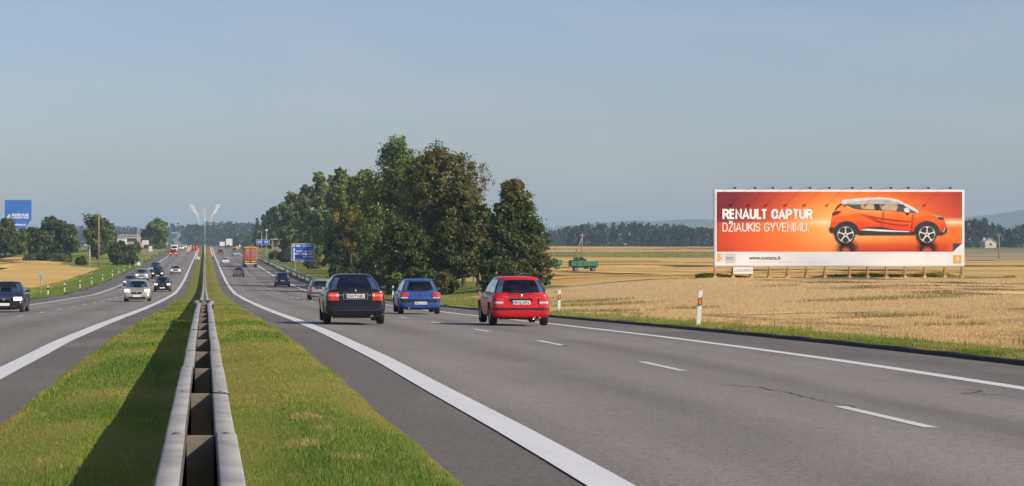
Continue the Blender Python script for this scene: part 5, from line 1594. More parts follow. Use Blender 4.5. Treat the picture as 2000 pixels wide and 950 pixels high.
# ------------------------------------------------------------------ trees and shrubs
def leaf_mesh(name, blobs, n, size, mats, tint_mu, tint_sd, droop=0.0, seed=0, flat=0.0):
    """n leaf-sized kites spread through the given blobs (centre, radii, tint shift)"""
    g = np.random.default_rng(seed)
    C = np.array([b[0] for b in blobs], float); Rr = np.array([b[1] for b in blobs], float)
    T = np.array([b[2] if len(b) > 2 else 0 for b in blobs], float)
    wgt = (Rr[:, 0] * Rr[:, 2]) ** .9; wgt /= wgt.sum()
    K = 16                                   # every blob is a bunch of sprays, every spray a bunch of leaves
    nb_ = len(blobs)
    sd_ = g.normal(size=(nb_, K, 3)); sd_ /= np.linalg.norm(sd_, axis=2)[:, :, None]
    sc = C[:, None] + sd_ * Rr[:, None] * (.45 + .70 * g.random((nb_, K, 1)) ** .7)
    sr = Rr.mean(1)[:, None] * g.uniform(.16, .34, (nb_, K)); st_ = g.normal(0, .09, (nb_, K))
    k = g.choice(nb_, n, p=wgt); j = g.integers(0, K, n)
    off = g.normal(size=(n, 3)) * (sr[k, j])[:, None] * np.array([.62, .62, .48])
    P = sc[k, j] + off
    core = g.random(n) < .12
    P[core] = C[k[core]] + g.normal(size=(core.sum(), 3)) * Rr[k[core]] * .45
    d = (P - C[k]) / Rr[k]; d /= np.linalg.norm(d, axis=1)[:, None] + 1e-6
    P[:, 2] -= droop * g.random(n) * np.hypot(d[:, 0], d[:, 1]) * Rr[k, 2]
    T = T[k] + st_[k, j]; k = np.arange(n)
    nr = d + g.normal(size=(n, 3)) * .75 + np.array([0, 0, .3]); nr /= np.linalg.norm(nr, axis=1)[:, None]
    a = np.cross(nr, g.normal(size=(n, 3))); a /= np.linalg.norm(a, axis=1)[:, None]
    b = np.cross(nr, a)
    s = size * (.55 + .9 * g.random(n))[:, None]
    v = np.stack([P - a * s, P + b * s * .55 + a * s * .1, P + a * s, P - b * s * .55 + a * s * .1], 1).astype(np.float32)
    me = bpy.data.meshes.new(name)
    me.vertices.add(4 * n); me.vertices.foreach_set('co', v.reshape(-1))
    me.loops.add(4 * n); me.loops.foreach_set('vertex_index', np.arange(4 * n, dtype=np.int32))
    me.polygons.add(n); me.polygons.foreach_set('loop_start', np.arange(0, 4 * n, 4, dtype=np.int32)); me.polygons.foreach_set('loop_total', np.full(n, 4, np.int32))
    tn = np.clip(tint_mu + T[k] + g.normal(0, tint_sd, n), 0, 1)
    at_ = me.attributes.new('tint', 'FLOAT', 'POINT'); at_.data.foreach_set('value', np.repeat(tn, 4).astype(np.float32))
    me.materials.append(mats); me.update(); me.validate()
    return me

M['leaf_green'] = leaf_mat('leaf_green', [(0, (.018, .036, .012)), (.3, (.07, .115, .024)), (.6, (.155, .21, .044)), (.85, (.24, .28, .065)), (1, (.31, .30, .08))])
M['leaf_olive'] = leaf_mat('leaf_olive', [(0, (.020, .032, .010)), (.3, (.065, .082, .018)), (.6, (.125, .135, .028)), (.82, (.18, .155, .038)), (1, (.24, .155, .042))])
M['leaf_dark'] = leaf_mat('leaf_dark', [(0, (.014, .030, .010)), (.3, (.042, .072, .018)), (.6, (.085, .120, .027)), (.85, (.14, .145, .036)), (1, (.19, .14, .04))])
M['leaf_yellow'] = leaf_mat('leaf_yellow', [(0, (.05, .07, .015)), (.4, (.15, .14, .02)), (.7, (.30, .23, .025)), (1, (.42, .30, .03))])
M['leaf_far'] = leaf_mat('leaf_far', [(0, (.012, .026, .010)), (.4, (.030, .052, .018)), (.7, (.055, .080, .028)), (1, (.11, .12, .045))])

WID, LV, LS = 1.14, 3.0, .72
def crown_blobs(h0, h1, rmax, nb, seed, style='broad', lean=0.0):
    g = random.Random(seed); out = []
    H_ = h1 - h0
    for i in range(nb):
        t = (i + g.random()) / nb
        if style == 'broad': env = (t + .06) ** .42 * (1.02 - t) ** .50 * 1.45
        elif style == 'birch': env = (t + .10) ** .35 * (1.03 - t) ** .75 * 1.55
        elif style == 'column': env = (t + .2) ** .25 * (1.02 - t) ** .6 * 1.2
        elif style == 'cone': env = (1.04 - t) ** .85 * (t + .08) ** .15 * 1.12
        else: env = (1.02 - t * t) ** .5
        env = min(env, 1.0) * rmax
        a = g.uniform(0, 2 * math.pi); rr = env * math.sqrt(g.uniform(.12, 1)) * .80
        br = max(.35, rmax * g.uniform(.28, .46) * (.55 + .6 * (env / rmax)))
        z = h0 + H_ * t * .96 + br * .1
        z = min(z, h1 - br * .62)
        out.append(((rr * math.cos(a) + lean * t, rr * math.sin(a), z), (br, br, br * g.uniform(.62, .95) * (1.25 if style == 'birch' else 1)), g.uniform(-.22, .22)))
    return out

def trunk_mesh(h, r, blobs, seed, mat, nl=12, split=.28):
    g = random.Random(seed); mb = MB()
    pts = [Vector((0, 0, -.4))]; n = 6
    for i in range(1, n + 1):
        pts.append(Vector((g.uniform(-.12, .12) * h * .08, g.uniform(-.12, .12) * h * .08, h * .86 * i / n)))
    rad = lambda t: r * (1 - .86 * t) + .02
    for i in range(n):
        mb.tube(pts[i], pts[i + 1], rad(i / n) * (1.35 if i == 0 else 1), rad((i + 1) / n), 8, cap=False)
    for b in g.sample(blobs, min(nl, len(blobs))):
        c = Vector(b[0]); zt = max(h * split * .6, c.z - (abs(c.x) + abs(c.y)) * .7 - .4)
        t = min(.95, zt / (h * .86)); i = min(n - 1, int(t * n)); f = t * n - i
        s = pts[i].lerp(pts[i + 1], f)
        mid = s.lerp(c, .55) + Vector((0, 0, -.05 * h * g.random()))
        r0 = rad(t) * .55
        mb.tube(s, mid, r0, r0 * .6, 6, cap=False).tube(mid, c, r0 * .6, .015, 5, cap=False)
    return mb.mesh('trunk', mat, True)

def tree(label, px, D, top, width, mat='leaf_green', style='broad', nb=26, leaves=6000, size=.22, base=None, seed=1, mu=.5, sd=.16, h0=.16, droop=0.0, group=None, name='tree', X=None, bark='bark', tints=None, extra=None, trunk_r=None, sink=0):
    Xp = (px - 400) / F * D if X is None else X
    zg = float(terr(Xp, D)) - sink if abs(Xp) > 13.7 else float(prof(D)) - sink
    zt_ = CZ - (top - 470) / F * D
    h = max(1.0, zt_ - zg); rm = width / 2 / F * D
    r = empty(name, (Xp, D, zg), label, 'tree' if name != 'shrub' else 'shrub', group)
    bl_ = crown_blobs(h * h0, h, rm * WID, nb, seed, style); leaves = int(leaves * LV); size = size * LS
    if extra: bl_ += [((x * rm, y * rm, z * h), (q * rm, q * rm, q * rm * .85), tt) for x, y, z, q, tt in extra]
    if tints: bl_ = [(c, rr, t_ + tints(c[0] / rm, c[2] / h)) for c, rr, t_ in bl_]
    me = leaf_mesh('crown', bl_, leaves, size, M[mat], mu, sd, droop, seed)
    c = bpy.data.objects.new('crown', me); col.objects.link(c); c.parent = r
    t = bpy.data.objects.new('trunk', trunk_mesh(h, trunk_r or max(.08, h * .018), bl_, seed, M[bark])); col.objects.link(t); t.parent = r
    r.rotation_euler = (0, 0, 0)
    return r

gT = 'trees of the roadside grove'
brown_right = lambda x, z: .18 * x + .10
tree('tall round topped birch, highest of the grove', 775, 262, 270, 150, 'leaf_green', 'birch', 46, 17000, .20, seed=3, mu=.50, h0=.14, droop=.9, group=gT, extra=[(-.75, 0, .50, .30, .1), (.62, .1, .78, .26, 0), (-.2, 0, .93, .20, .1), (.25, 0, .88, .24, .05), (.75, -.2, .55, .3, 0), (-.8, -.2, .30, .34, -.1), (.5, -.3, .25, .4, -.1)])
tree('broad brownish tree leaning against the right of the tallest birch', 862, 226, 293, 158, 'leaf_olive', 'broad', 46, 17000, .19, seed=8, mu=.52, h0=.12, group=gT, tints=lambda x, z: .14 * x + .12 * (z < .6), extra=[(-.3, 0, .86, .26, -.2), (.55, -.2, .45, .36, .2), (-.6, -.3, .42, .36, .15), (.85, -.2, .30, .3, .15), (-.85, -.2, .25, .3, .0), (0, -.5, .30, .4, .1)])
tree('dark conical tree on the right end of the grove, brown at its tip', 1006, 192, 353, 136, 'leaf_dark', 'cone', 52, 17000, .17, seed=12, mu=.50, h0=.06, group=gT, tints=lambda x, z: (.28 if z > .72 else .0) + .10 * x, extra=[(-.6, -.2, .55, .26, .1), (.1, 0, .92, .15, .3), (.62, -.1, .36, .36, .1), (.85, 0, .22, .3, .0), (-.75, -.2, .2, .35, -.1), (.0, -.4, .25, .45, 0), (.35, 0, .62, .34, .1), (-.35, -.1, .74, .24, .15)])
tree('green tree with a rounded crown left of the tallest birch', 668, 395, 330, 74, 'leaf_green', 'birch', 34, 9000, .30, seed=5, mu=.56, h0=.12, droop=.5, group=gT, extra=[(.5, 0, .8, .3, .1), (-.4, 0, .7, .35, .1), (0, -.2, .4, .5, 0)])
tree('slim pointed tree with a narrow top in the left half of the grove', 624, 462, 331, 58, 'leaf_green', 'cone', 34, 8000, .32, seed=15, mu=.48, h0=.10, group=gT)
tree('green tree filling the gap just left of the tallest birch', 712, 330, 328, 66, 'leaf_green', 'broad', 30, 8000, .26, seed=25, mu=.50, h0=.12, droop=.4, group=gT)
tree('mid green tree with a square shouldered crown in the left of the grove', 575, 560, 374, 62, 'leaf_green', 'column', 32, 7000, .40, seed=35, mu=.50, h0=.10, group=gT)
tree('darker green tree between the slim pointed tree and the square shouldered one', 600, 500, 362, 46, 'leaf_dark', 'broad', 24, 5500, .36, seed=45, mu=.6, h0=.1, group=gT)
tree('rounded dark tree near the far left end of the grove', 537, 760, 402, 40, 'leaf_dark', 'broad', 22, 4500, .46, seed=55, mu=.55, h0=.08, group=gT)
tree('dark pointed tree at the far left end of the grove', 516, 880, 420, 32, 'leaf_dark', 'cone', 22, 4000, .5, seed=65, mu=.5, h0=.05, group=gT)
tree('small pointed dark tree standing outermost at the left end of the grove', 502, 930, 426, 18, 'leaf_dark', 'cone', 16, 2200, .5, seed=66, mu=.5, h0=.05, group=gT)
tree('tree with yellowed leaves in front of the green trees, left of the tallest birch', 686, 318, 402, 66, 'leaf_yellow', 'broad', 22, 3600, .22, seed=75, mu=.46, h0=.45, group=gT, tints=lambda x, z: .25 * (z > .6) - .15)
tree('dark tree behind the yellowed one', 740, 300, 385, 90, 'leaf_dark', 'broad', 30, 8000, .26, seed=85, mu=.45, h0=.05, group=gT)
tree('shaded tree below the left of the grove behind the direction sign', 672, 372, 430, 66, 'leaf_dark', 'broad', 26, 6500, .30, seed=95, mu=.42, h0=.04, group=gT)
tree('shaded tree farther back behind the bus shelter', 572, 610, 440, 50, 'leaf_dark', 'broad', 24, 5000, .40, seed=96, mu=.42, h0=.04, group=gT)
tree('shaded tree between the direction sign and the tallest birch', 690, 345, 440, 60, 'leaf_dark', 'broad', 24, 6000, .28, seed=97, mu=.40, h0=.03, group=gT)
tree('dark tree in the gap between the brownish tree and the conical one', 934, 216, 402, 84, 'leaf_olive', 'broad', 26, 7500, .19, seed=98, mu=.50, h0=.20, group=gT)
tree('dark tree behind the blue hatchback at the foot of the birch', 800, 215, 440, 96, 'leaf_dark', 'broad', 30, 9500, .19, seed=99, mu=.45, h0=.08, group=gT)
tree('low dark tree behind the brownish one', 880, 205, 430, 100, 'leaf_olive', 'broad', 30, 9500, .18, seed=100, mu=.36, h0=.16, group=gT)
for px, D, top, w_, mt, st, lb in (
    (645, 490, 345, 60, 'leaf_green', 'birch', 'green tree between the slim pointed tree and the rounded one'),
    (690, 365, 342, 50, 'leaf_green', 'birch', 'green tree directly left of the tree that touches the tallest birch'),
    (735, 290, 340, 64, 'leaf_green', 'birch', 'green tree leaning into the left flank of the tallest birch'),
    (590, 540, 384, 40, 'leaf_green', 'broad', 'lighter green tree in front of the square shouldered crown'),
    (556, 640, 396, 44, 'leaf_green', 'broad', 'green tree left of the square shouldered crown'),
    (815, 250, 300, 80, 'leaf_green', 'broad', 'green tree between the tallest birch and the brownish tree'),
    (905, 222, 360, 80, 'leaf_olive', 'broad', 'lower olive tree on the right shoulder of the brownish tree')):
    tree(lb, px, D, top, w_, mt, st, 28, 6000, .20 * max(1, D / 280), seed=int(px), mu=.52, h0=.10, droop=.4, group=gT)
# the half-dead tree: bare twigs over a thin crown
def bare_tree(label, px, D, top, width, seed, leaves=500, group=None, leaf='leaf_olive'):
    X = (px - 400) / F * D; zg = float(terr(X, D)); h = CZ - (top - 470) / F * D - zg; rm = width / 2 / F * D
    r = empty('bare_tree', (X, D, zg), label, 'tree', group)
    g = random.Random(seed); mb = MB(); tips = []
    def grow(p, d, L_, rad, lev):
        q = p + d * L_
        mb.tube(p, q, rad, rad * .62, 5 if lev < 2 else 4, cap=False)
        if lev >= 4: tips.append(q); return
        for k in range(3 if lev < 3 else 4):
            nd = (d + Vector((g.uniform(-1, 1), g.uniform(-1, 1), g.uniform(-.2, .7))) * .55).normalized()
            grow(q, nd, L_ * g.uniform(.6, .85), rad * .58, lev + 1)
    grow(Vector((0, 0, -.3)), Vector((0, 0, 1)), h * .42, h * .014, 0)
    mx = max(p.z for p in tips); k = h / mx
    kx = rm / max(1e-3, max(abs(p.x) for p in tips))
    mb.v = [(x * kx, y * kx, z * k if z > 0 else z) for x, y, z in mb.v]
    mb.build('trunk', M['bark_pale'], r, smooth=True)
    bl_ = [((p.x * kx, p.y * kx, p.z * k), (.25, .25, .25), 0) for p in tips]
    c = bpy.data.objects.new('crown', leaf_mesh('crown', bl_, leaves, .10 * D / 235, M[leaf], .7, .2, 0, seed)); col.objects.link(c); c.parent = r
bare_tree('half-bare tree with thin twigs showing against the sky right of the brownish tree', 925, 236, 318, 86, 4, 900, gT)
bare_tree('bare greyish tree left of the utility pole on the left', 166, 540, 418, 30, 6, 150, 'trees beyond the left stubble field')
bare_tree('bare thin tree rising above the brownish tree', 893, 240, 300, 40, 9, 700, gT)
# low growth under the grove
gS = 'shrubs under the roadside grove'
for i, (px, D, top, w_, mt, lb) in enumerate([
    (676, 300, 518, 60, 'leaf_dark', 'dark shrub beside the direction sign foot'),
    (700, 262, 520, 70, 'leaf_olive', 'olive shrub above the black saloon roof'),
    (745, 236, 528, 60, 'leaf_dark', 'dark shrub right of the olive shrub'),
    (775, 212, 536, 50, 'leaf_green', 'fresh green shrub between the black saloon and the blue hatchback'),
    (822, 200, 525, 70, 'leaf_dark', 'dark shrub behind the roof of the blue hatchback'),
    (868, 190, 535, 60, 'leaf_olive', 'low olive shrub right of the blue hatchback'),
    (968, 186, 505, 90, 'leaf_dark', 'dark undergrowth at the foot of the conical tree'),
    (1040, 188, 490, 76, 'leaf_olive', 'olive undergrowth at the right foot of the conical tree, brown at the edge'),
    (1010, 180, 530, 60, 'leaf_dark', 'low dark shrub behind the red hatchback'),
    (610, 420, 500, 36, 'leaf_olive', 'dry olive shrub left of the direction sign board'),
    (560, 520, 494, 36, 'leaf_dark', 'dark shrub behind the guard rail below the bus shelter'),
    (537, 575, 492, 26, 'leaf_olive', 'olive weeds behind the far end of the guard rail')]):
    tree(lb, px, D, top, w_, mt, 'broad', 16, 3200, .16 * D / 200, seed=200 + i, mu=.48, h0=.02, group=gS, name='shrub')
# left-hand trees
gLt = 'trees beyond the left stubble field'
LT = [(100, 545, 424, 64, 'leaf_dark', 'broad', 'broad dark tree right of the blue totem sign'),
      (62, 560, 446, 44, 'leaf_dark', 'broad', 'dark tree in front of the foot of the blue totem sign'),
      (10, 520, 428, 56, 'leaf_dark', 'broad', 'dark tree cut off by the left picture edge'),
      (34, 540, 450, 40, 'leaf_green', 'broad', 'lower green tree beside the left edge tree'),
      (137, 530, 440, 40, 'leaf_green', 'broad', 'smaller lighter tree right of the broad dark tree'),
      (85, 530, 452, 40, 'leaf_dark', 'broad', 'dark tree behind the braced utility pole'),
      (118, 540, 432, 40, 'leaf_dark', 'broad', 'dark tree between the broad one and the smaller lighter one'),
      (190, 520, 421, 50, 'leaf_green', 'broad', 'green tree behind the tall utility pole'),
      (214, 540, 436, 34, 'leaf_green', 'broad', 'lower tree right of the tall utility pole'),
      (305, 830, 433, 56, 'leaf_green', 'broad', 'round green tree beside the left carriageway crest'),
      (290, 850, 445, 34, 'leaf_dark', 'broad', 'darker tree merging into the left of the round green one')]
for i, (px, D, top, w_, mt, st_, lb) in enumerate(LT):
    tree(lb, px, D, top, w_, mt, st_, 26, 5200, .30 * D / 500, seed=300 + i, mu=.50, h0=.10, group=gLt)
gLs = 'shrubs on the left verge'
for i, (px, D, top, w_, mt, lb) in enumerate([
    (226, 470, 474, 34, 'leaf_dark', 'large dark shrub on the verge above the left marker posts'),
    (250, 478, 480, 40, 'leaf_dark', 'dark shrub right of the larger verge shrub'),
    (238, 474, 470, 26, 'leaf_dark', 'taller dark shrub in the middle of the verge clump'),
    (159, 445, 503, 22, 'leaf_dark', 'small round shrub on the far edge of the left stubble'),
    (65, 470, 505, 40, 'leaf_olive', 'low hedge clump below the braced utility pole'),
    (92, 468, 506, 34, 'leaf_dark', 'low hedge clump right of the braced utility pole'),
    (122, 470, 505, 40, 'leaf_olive', 'dry pale hedge clump at the far edge of the left stubble'),
    (266, 700, 472, 20, 'leaf_green', 'green bush in front of the tan warehouse')]):
    tree(lb, px, D, top, w_, mt, 'broad', 16, 3000, .22 * D / 450, seed=400 + i, mu=.45, h0=.02, group=gLs, name='shrub')
# far woods
def wood(name, rows, seed, mat, mu=.5, leaves=150, size=1.0):
    g = random.Random(seed); bl_ = []
    for (x0, x1, D, base_py, top_py, n, jit) in rows:
        for k in range(n):
            px = x0 + (x1 - x0) * (k + g.random()) / n
            tp = float(np.interp((px - x0) / (x1 - x0), np.linspace(0, 1, len(top_py)), top_py)) + g.uniform(-jit, jit)
            dd = D * g.uniform(.97, 1.06)
            X = (px - 400) / F * dd; zb_ = CZ - (base_py - 470) / F * dd; zt_ = CZ - (tp - 470) / F * dd
            h = zt_ - zb_; rr = h * g.uniform(.20, .34); sh = g.uniform(-.25, .22)
            for q in range(5):
                t = (q + .5) / 5; env = (1.05 - t) ** .5
                bl_.append(((X + g.uniform(-1, 1) * rr * .6, dd + g.uniform(-1, 1) * rr * .6, zb_ + h * t), (rr * env, rr * env, h * .16), sh + g.uniform(-.1, .1)))
    me = leaf_mesh(name, bl_, len(bl_) * leaves // 5, size, M[mat], mu, .14, 0, seed)
    o = bpy.data.objects.new(name, me); col.objects.link(o); return tag(o, kind='stuff')
wood('far_wood', [(1066, 1150, 1700, 484, (452, 450, 447, 446, 446), 22, 2), (1110, 1410, 1350, 486, (447, 443, 440, 443, 438, 441, 443, 441, 447, 449, 447), 74, 3.0), (1120, 1340, 1310, 487, (455, 452, 449, 451, 450, 458), 40, 4), (1330, 1420, 1500, 486, (448, 452, 450, 446), 22, 3)], 5, 'leaf_far', .5, 260, 1.0)
wood('far_wood', [(1870, 1956, 1200, 486, (434, 432, 434, 430, 440, 446), 24, 2.5), (1945, 2040, 1250, 486, (450, 446, 444, 440, 438), 24, 3), (1880, 2030, 1150, 487, (455, 452, 462, 466, 455, 452), 22, 4)], 6, 'leaf_far', .45, 260, .95)
wood('far_wood', [(362, 520, 2150, 492, (446, 440, 439, 438, 438, 439, 440, 439), 60, 2.0), (372, 512, 2050, 494, (456, 450, 452, 455, 450, 452), 46, 4), (440, 512, 1500, 490, (468, 462, 456, 452), 18, 3), (332, 352, 2600, 490, (443, 440, 444), 9, 1.5)], 7, 'leaf_far', .5, 260, 1.4)
wood('far_wood', [(100, 345, 2500, 486, (450, 447, 446, 448, 447, 446, 449, 447, 446), 70, 2.0)], 8, 'leaf_far', .5, 200, 1.7)
# far road climbing between the woods
fr2 = MB(); pts2 = [(352, 484, 1750, 2.6), (347, 476, 2000, 2.6), (342, 469, 2200, 2.6), (350, 462, 2350, 2.4), (352, 455, 2500, 2.4)]
for (a, b) in zip(pts2[:-1], pts2[1:]):
    A, B = at(a[0], a[1], a[2]), at(b[0], b[1], b[2])
    fr2.add([(A.x - a[3], A.y, A.z), (A.x + a[3], A.y, A.z), (B.x + b[3], B.y, B.z), (B.x - b[3], B.y, B.z)], [(0, 1, 2, 3)])
tag(fr2.build('far_road', simple('far_road', (.22, .21, .20), .9)), kind='structure')
hl_ = MB()
for i in range(12):
    y0 = 1650 + i * 90; y1 = y0 + 90
    pz = lambda y: CZ - (np.interp(y, [1650, 2000, 2600, 2730], [488, 478, 453, 451]) - 470) / F * y - .6
    hl_.add([(-75, y0, pz(y0)), (20, y0, pz(y0)), (20, y1, pz(y1)), (-75, y1, pz(y1))], [(0, 1, 2, 3)])
tag(hl_.build('far_slope', M['hill_ground'], smooth=True), kind='structure')
def gantry(px0, px1, py0, py1, D, label):
    return board_sign('far_sign', label, 'road sign', px0, py0, px1, py1, D, simple('far_sign_blue', (.10, .32, .75), .5), (px0 + 2, px1 - 2), border=M['sign_white'])
gantry(334.5, 346.5, 453.5, 456.5, 1500, 'small blue sign above the distant road left of the lamp posts')

# ------------------------------------------------------------------ buildings and large things
# blue totem sign of the logistics firm
D = 600
X = (35.5 - 400) / F * D; zg = float(terr(X, D))
tt = empty('totem_sign', (X, D, zg), 'tall blue advertising totem with white lettering, rising behind the left trees', 'advertising sign')
tl = lambda px, py, d=0.0: ((px - 400) / F * D - X, -d, CZ - (py - 470) / F * D - zg)
M['totem_blue'] = simple('totem_blue', (.035, .16, .52), .5, var=.12, scale=.25)
outl = [tl(9.5, 391), tl(61.5, 391), tl(61.5, 429), tl(52, 441), tl(47.5, 455), tl(30, 455), tl(25, 441), tl(9.5, 430)]
mbt = MB().prism([(x, -.35, z) for x, y, z in outl], (0, .7, 0)).build('sign_body', M['totem_blue'], tt)
pbox('pylon', M['white_dirty'], tt, (tl(41, 0)[0], 0, (tl(0, 455)[2] - .5) / 2), (1.2, .8, tl(0, 455)[2] + .5), bevel=.1)
for q in (26.8, 44.2):
    pbox('panel_joint', M['sign_blue'], mbt, (tl(q, 0)[0], -.352, (tl(0, 391.5)[2] + tl(0, 429)[2]) / 2), (.03, .01, 5.0))
def ttext(s, q0, q1, py, cap, b=.01): text(s, cap / F * D / .7, ((tl(q0, 0)[0] + tl(q1, 0)[0]) / 2, -.365, tl(0, py)[2]), M['sign_white'], mbt, width=tl(q1, 0)[0] - tl(q0, 0)[0], bold=b)
stroke_text('RHENUS', tl(23.5, 0)[0], tl(56, 0)[0], tl(0, 422.6)[2], 5.0 / F * D, .27, M['sign_white'], mbt, -.365, gap=.30); stroke_text('LOGISTICS', tl(23.5, 0)[0], tl(56, 0)[0], tl(0, 427.2)[2], 3.9 / F * D, .26, M['sign_white'], mbt, -.365, gap=.34); ttext('TERMINALAS', 26.5, 50.5, 441, 3.2, .03)
for k in range(3):
    MB().poly([tl(13 + 1.2 * k, 426.6 - 2.8 * k, .362), tl(20 - .6 * k, 426.6 - 2.8 * k, .362), tl(21.5 - .6 * k, 424.6 - 2.8 * k, .362), tl(14.4 + 1.2 * k, 424.6 - 2.8 * k, .362)]).build('logo_bar', M['sign_white'], mbt)

def house(name, label, cat, px0, px1, py_base, py_eave, py_ridge, D, wall, roof, depth=9, gable_front=True, windows=(), group=None, rz=0):
    X = ((px0 + px1) / 2 - 400) / F * D; zg = CZ - (py_base - 470) / F * D
    r = empty(name, (X, D, zg), label, cat, group, rz)
    w_ = (px1 - px0) / F * D; he = (py_base - py_eave) / F * D; hr = (py_base - py_ridge) / F * D
    pts = [(-w_ / 2, 0, -1), (w_ / 2, 0, -1), (w_ / 2, 0, he), (0, 0, hr - .05), (-w_ / 2, 0, he)] if gable_front else [(-w_ / 2, 0, -1), (w_ / 2, 0, -1), (w_ / 2, 0, he), (-w_ / 2, 0, he)]
    wl_ = MB().prism(pts, (0, depth, 0)).build('wall', wall, r)
    rf = MB()
    if gable_front:
        for s in (-1, 1):
            rf.prism([(s * (w_ / 2 + .4), -.4, he - .25), (0, -.4, hr), (0, -.4, hr + .18), (s * (w_ / 2 + .4), -.4, he - .05)], (0, depth + .8, 0))
    else:
        rf.prism([(-w_ / 2 - .3, -.4, he), (-w_ / 2 - .3, depth / 2, hr), (-w_ / 2 - .3, depth + .4, he)], (w_ + .6, 0, 0))
    rf.build('roof', roof, r)
    for (u, v_, ww, hh) in windows:
        f_ = pbox('window', M['white'], r, (u * w_, -.02, v_ * he), (ww + .16, .08, hh + .16))
        pbox('pane', M['black'], f_, (u * w_, -.05, v_ * he), (ww, .04, hh))
    return r
wallc = simple('cream_wall', (.62, .55, .44), .8, var=.1, scale=.5); tanw = simple('tan_cladding', (.46, .37, .24), .7, var=.1, scale=.3)
roofg = simple('grey_roof', (.34, .32, .30), .7, var=.15, scale=.5)
hs_ = house('house', 'small cream house with a grey gable roof before the far wood on the right', 'house', 1924, 1946, 484, 472.5, 465.5, 1080, wallc, simple('pale_roof', (.42, .37, .31), .7), 7, True, ((.02, .55, 1.1, 1.0),))
pbox('chimney', M['white_dirty'], hs_, (-2.0, 3.5, 3.4), (.7, .7, 2.6))
house('warehouse', 'long tan warehouse behind the shrubs on the left', 'warehouse', 227, 279, 482, 461, 458.5, 1150, tanw, roofg, 30, False, ((-.18, .62, 12, 1.8),))
house('shed', 'low white building in front of the tan warehouse', 'shed', 229, 246, 480, 465, 462.5, 1050, M['white_dirty'], roofg, 12, False, ((.1, .5, 1.2, 1.0),))
house('shed', 'small grey shed at the left picture edge under the trees', 'shed', -6, 9, 506, 497, 495, 560, simple('grey_shed', (.34, .32, .33), .8, var=.1), roofg, 6, False, ((.2, .5, .4, .4),))
# bus shelter on the right bank
D = 590; X = (540 - 400) / F * D; zg = float(terr(X, D))
bs = empty('bus_shelter', (X, D, zg), 'open bus shelter with a flat pale roof on the right bank', 'bus shelter')
zr = CZ - (467.5 - 470) / F * D - zg
pbox('roof', M['white_dirty'], bs, (0, 0, zr), (3.1, 2.2, .16), bevel=.03)
for x in (-1.2, -.9, .6): MB().tube((x, -.8, -.4), (x, -.8, zr - .1), .06).build('post', M['galv'], bs)
pbox('back_wall', simple('shelter_wall', (.22, .17, .12), .8, var=.2), bs, (.2, .9, zr / 2 - .1), (2.2, .12, zr))
pbox('side_wall', M['concrete'], bs, (-1.0, .1, zr / 2 - .1), (.10, 1.5, zr))
pbox('bench', M['wood'], bs, (.2, .4, zr - 1.2), (1.8, .4, .08))
X2 = (552.5 - 400) / F * D
yb = empty('notice_board', (X2, D - 2, zg), 'pale yellow timetable board right of the bus shelter', 'notice board')
pbox('board', simple('pale_yellow', (.66, .56, .30), .6), yb, (0, 0, CZ - (481 - 470) / F * D - zg), (.85, .08, 1.3))
MB().tube((0, .05, -.4), (0, .05, CZ - (477 - 470) / F * D - zg), .05).build('post', M['galv'], yb)
# lattice mast
D = 1000; X = (270.5 - 400) / F * D; zg = float(terr(X, D)); zt_ = CZ - (440 - 470) / F * D
lm = empty('lattice_mast', (X, D, zg), 'thin pale lattice mast beside the tan warehouse', 'mast')
for s in ((-1, -1), (1, -1), (1, 1), (-1, 1)):
    MB().tube((s[0] * .75, s[1] * .75, -.3), (s[0] * .45, s[1] * .45, zt_ - zg), .07, .05, 6).build('leg', M['galv_light'], lm)
mb = MB(); n_ = 8; h = zt_ - zg
for k in range(n_):
    z0, z1 = h * k / n_, h * (k + 1) / n_; a0, a1 = .75 - .30 * k / n_, .75 - .30 * (k + 1) / n_
    for y in (-1, 1):
        mb.tube((-a0, y * a0, z0), (a1, y * a1, z1), .035, n=5).tube((a0, y * a0, z0), (-a1, y * a1, z1), .035, n=5)
    for x in (-1, 1): mb.tube((x * a0, -a0, z0), (x * a1, a1, z1), .035, n=5)
mb.build('bracing', M['galv_light'], lm)
D = 3800; X = (1081 - 400) / F * D
ms = empty('radio_mast', (X, D, float(terr(X, D))), 'tiny white mast on the horizon right of the grove', 'mast')
MB().tube((0, 0, 0), (0, 0, CZ + 30 / F * D - ms.location.z), 1.2, .9, 8).build('mast', M['white'], ms)
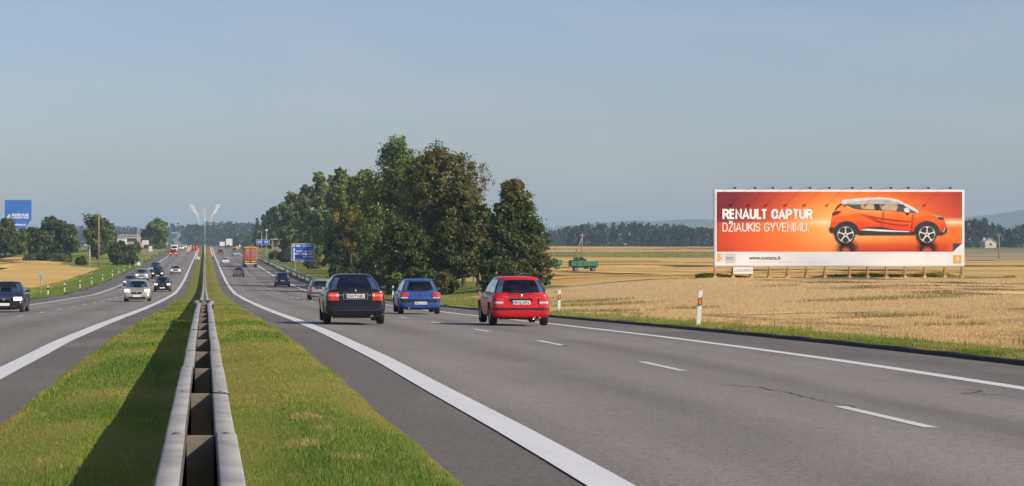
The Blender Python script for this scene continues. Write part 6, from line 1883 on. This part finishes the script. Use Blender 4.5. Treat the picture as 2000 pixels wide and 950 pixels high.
# farm trailers
def trailer(label, px, py, D, L_=4.2, drawbar=True):
    X = (px - 400) / F * D; zg = float(terr(X, D))
    r = empty('farm_trailer', (X, D, zg), label, 'trailer', 'green farm trailers in the stubble')
    bd = pbox('load_box', M['trailer_green'], r, (0, 0, 1.16), (L_, 2.0, .82), bevel=.03)
    for k in range(5):
        pbox('side_board', M['trailer_green'], bd, (-L_ / 2 + L_ * (k + .5) / 5, -1.02, 1.16), (L_ / 5 - .08, .05, .70), bevel=.01)
    pbox('end_board', M['trailer_dark'], r, (-L_ / 2 - .06, 0, 1.18), (.10, 2.0, .95))
    pbox('chassis', M['black'], r, (0, 0, .66), (L_ - .5, 1.0, .18))
    for x in (-L_ / 2 + .75, L_ / 2 - .75):
        for y in (-1, 1):
            o = wheel(r, x, y * .82, .32, .2, -1, 6); o.rotation_euler = (0, 0, R(90) * y)
            o.location = (x, y * .82, .32)
    pbox('tool_box', M['black'], r, (.2, -.8, .50), (.7, .3, .26))
    if drawbar: MB().tube((-L_ / 2, 0, .6), (-L_ / 2 - 2.3, 0, .52), .05).build('drawbar', M['black'], r)
    return r
M['trailer_green'] = simple('trailer_green', (.045, .19, .10), .6, var=.25, scale=2)
M['trailer_dark'] = simple('trailer_dark', (.03, .07, .05), .7)
Dt = 560
trailer('whole green farm trailer below the braced utility pole in the stubble', 1140.5, 532, 356)
trailer('green farm trailer half hidden by the right end of the grove', 1072, 527, 380)
tree('low scrub behind the whole green trailer', 1130, 425, 506, 26, 'leaf_olive', 'broad', 10, 900, .5, seed=501, mu=.35, h0=.02, group='scrub in the far stubble', name='shrub')

# ------------------------------------------------------------------ air
HZ = (-3600, 4600, -120, 9300)
mh = bpy.data.materials.new('haze'); mh.use_nodes = True
nh = mh.node_tree; nh.nodes.remove(nh.nodes['Principled BSDF'])
pv = nh.nodes.new('ShaderNodeVolumePrincipled')
pv.inputs['Color'].default_value = (.62, .83, 1.0, 1)
pv.inputs['Density'].default_value = HAZE
pv.inputs['Anisotropy'].default_value = 0.0
nh.links.new(pv.outputs[0], nh.nodes['Material Output'].inputs['Volume'])
zs_ = [v.co.z for o in bpy.data.objects if o.type == 'MESH' and o.name.startswith(('ground', 'verge_grass', 'meadow', 'hills', 'stubble')) for v in o.data.vertices]
zlo, zhi = min(zs_) - 1.5, max(zs_) + 4
tag(pbox('haze', mh, None, ((HZ[0] + HZ[1]) / 2, (HZ[2] + HZ[3]) / 2, (zlo + zhi) / 2), (HZ[1] - HZ[0], HZ[3] - HZ[2], zhi - zlo)), kind='stuff')
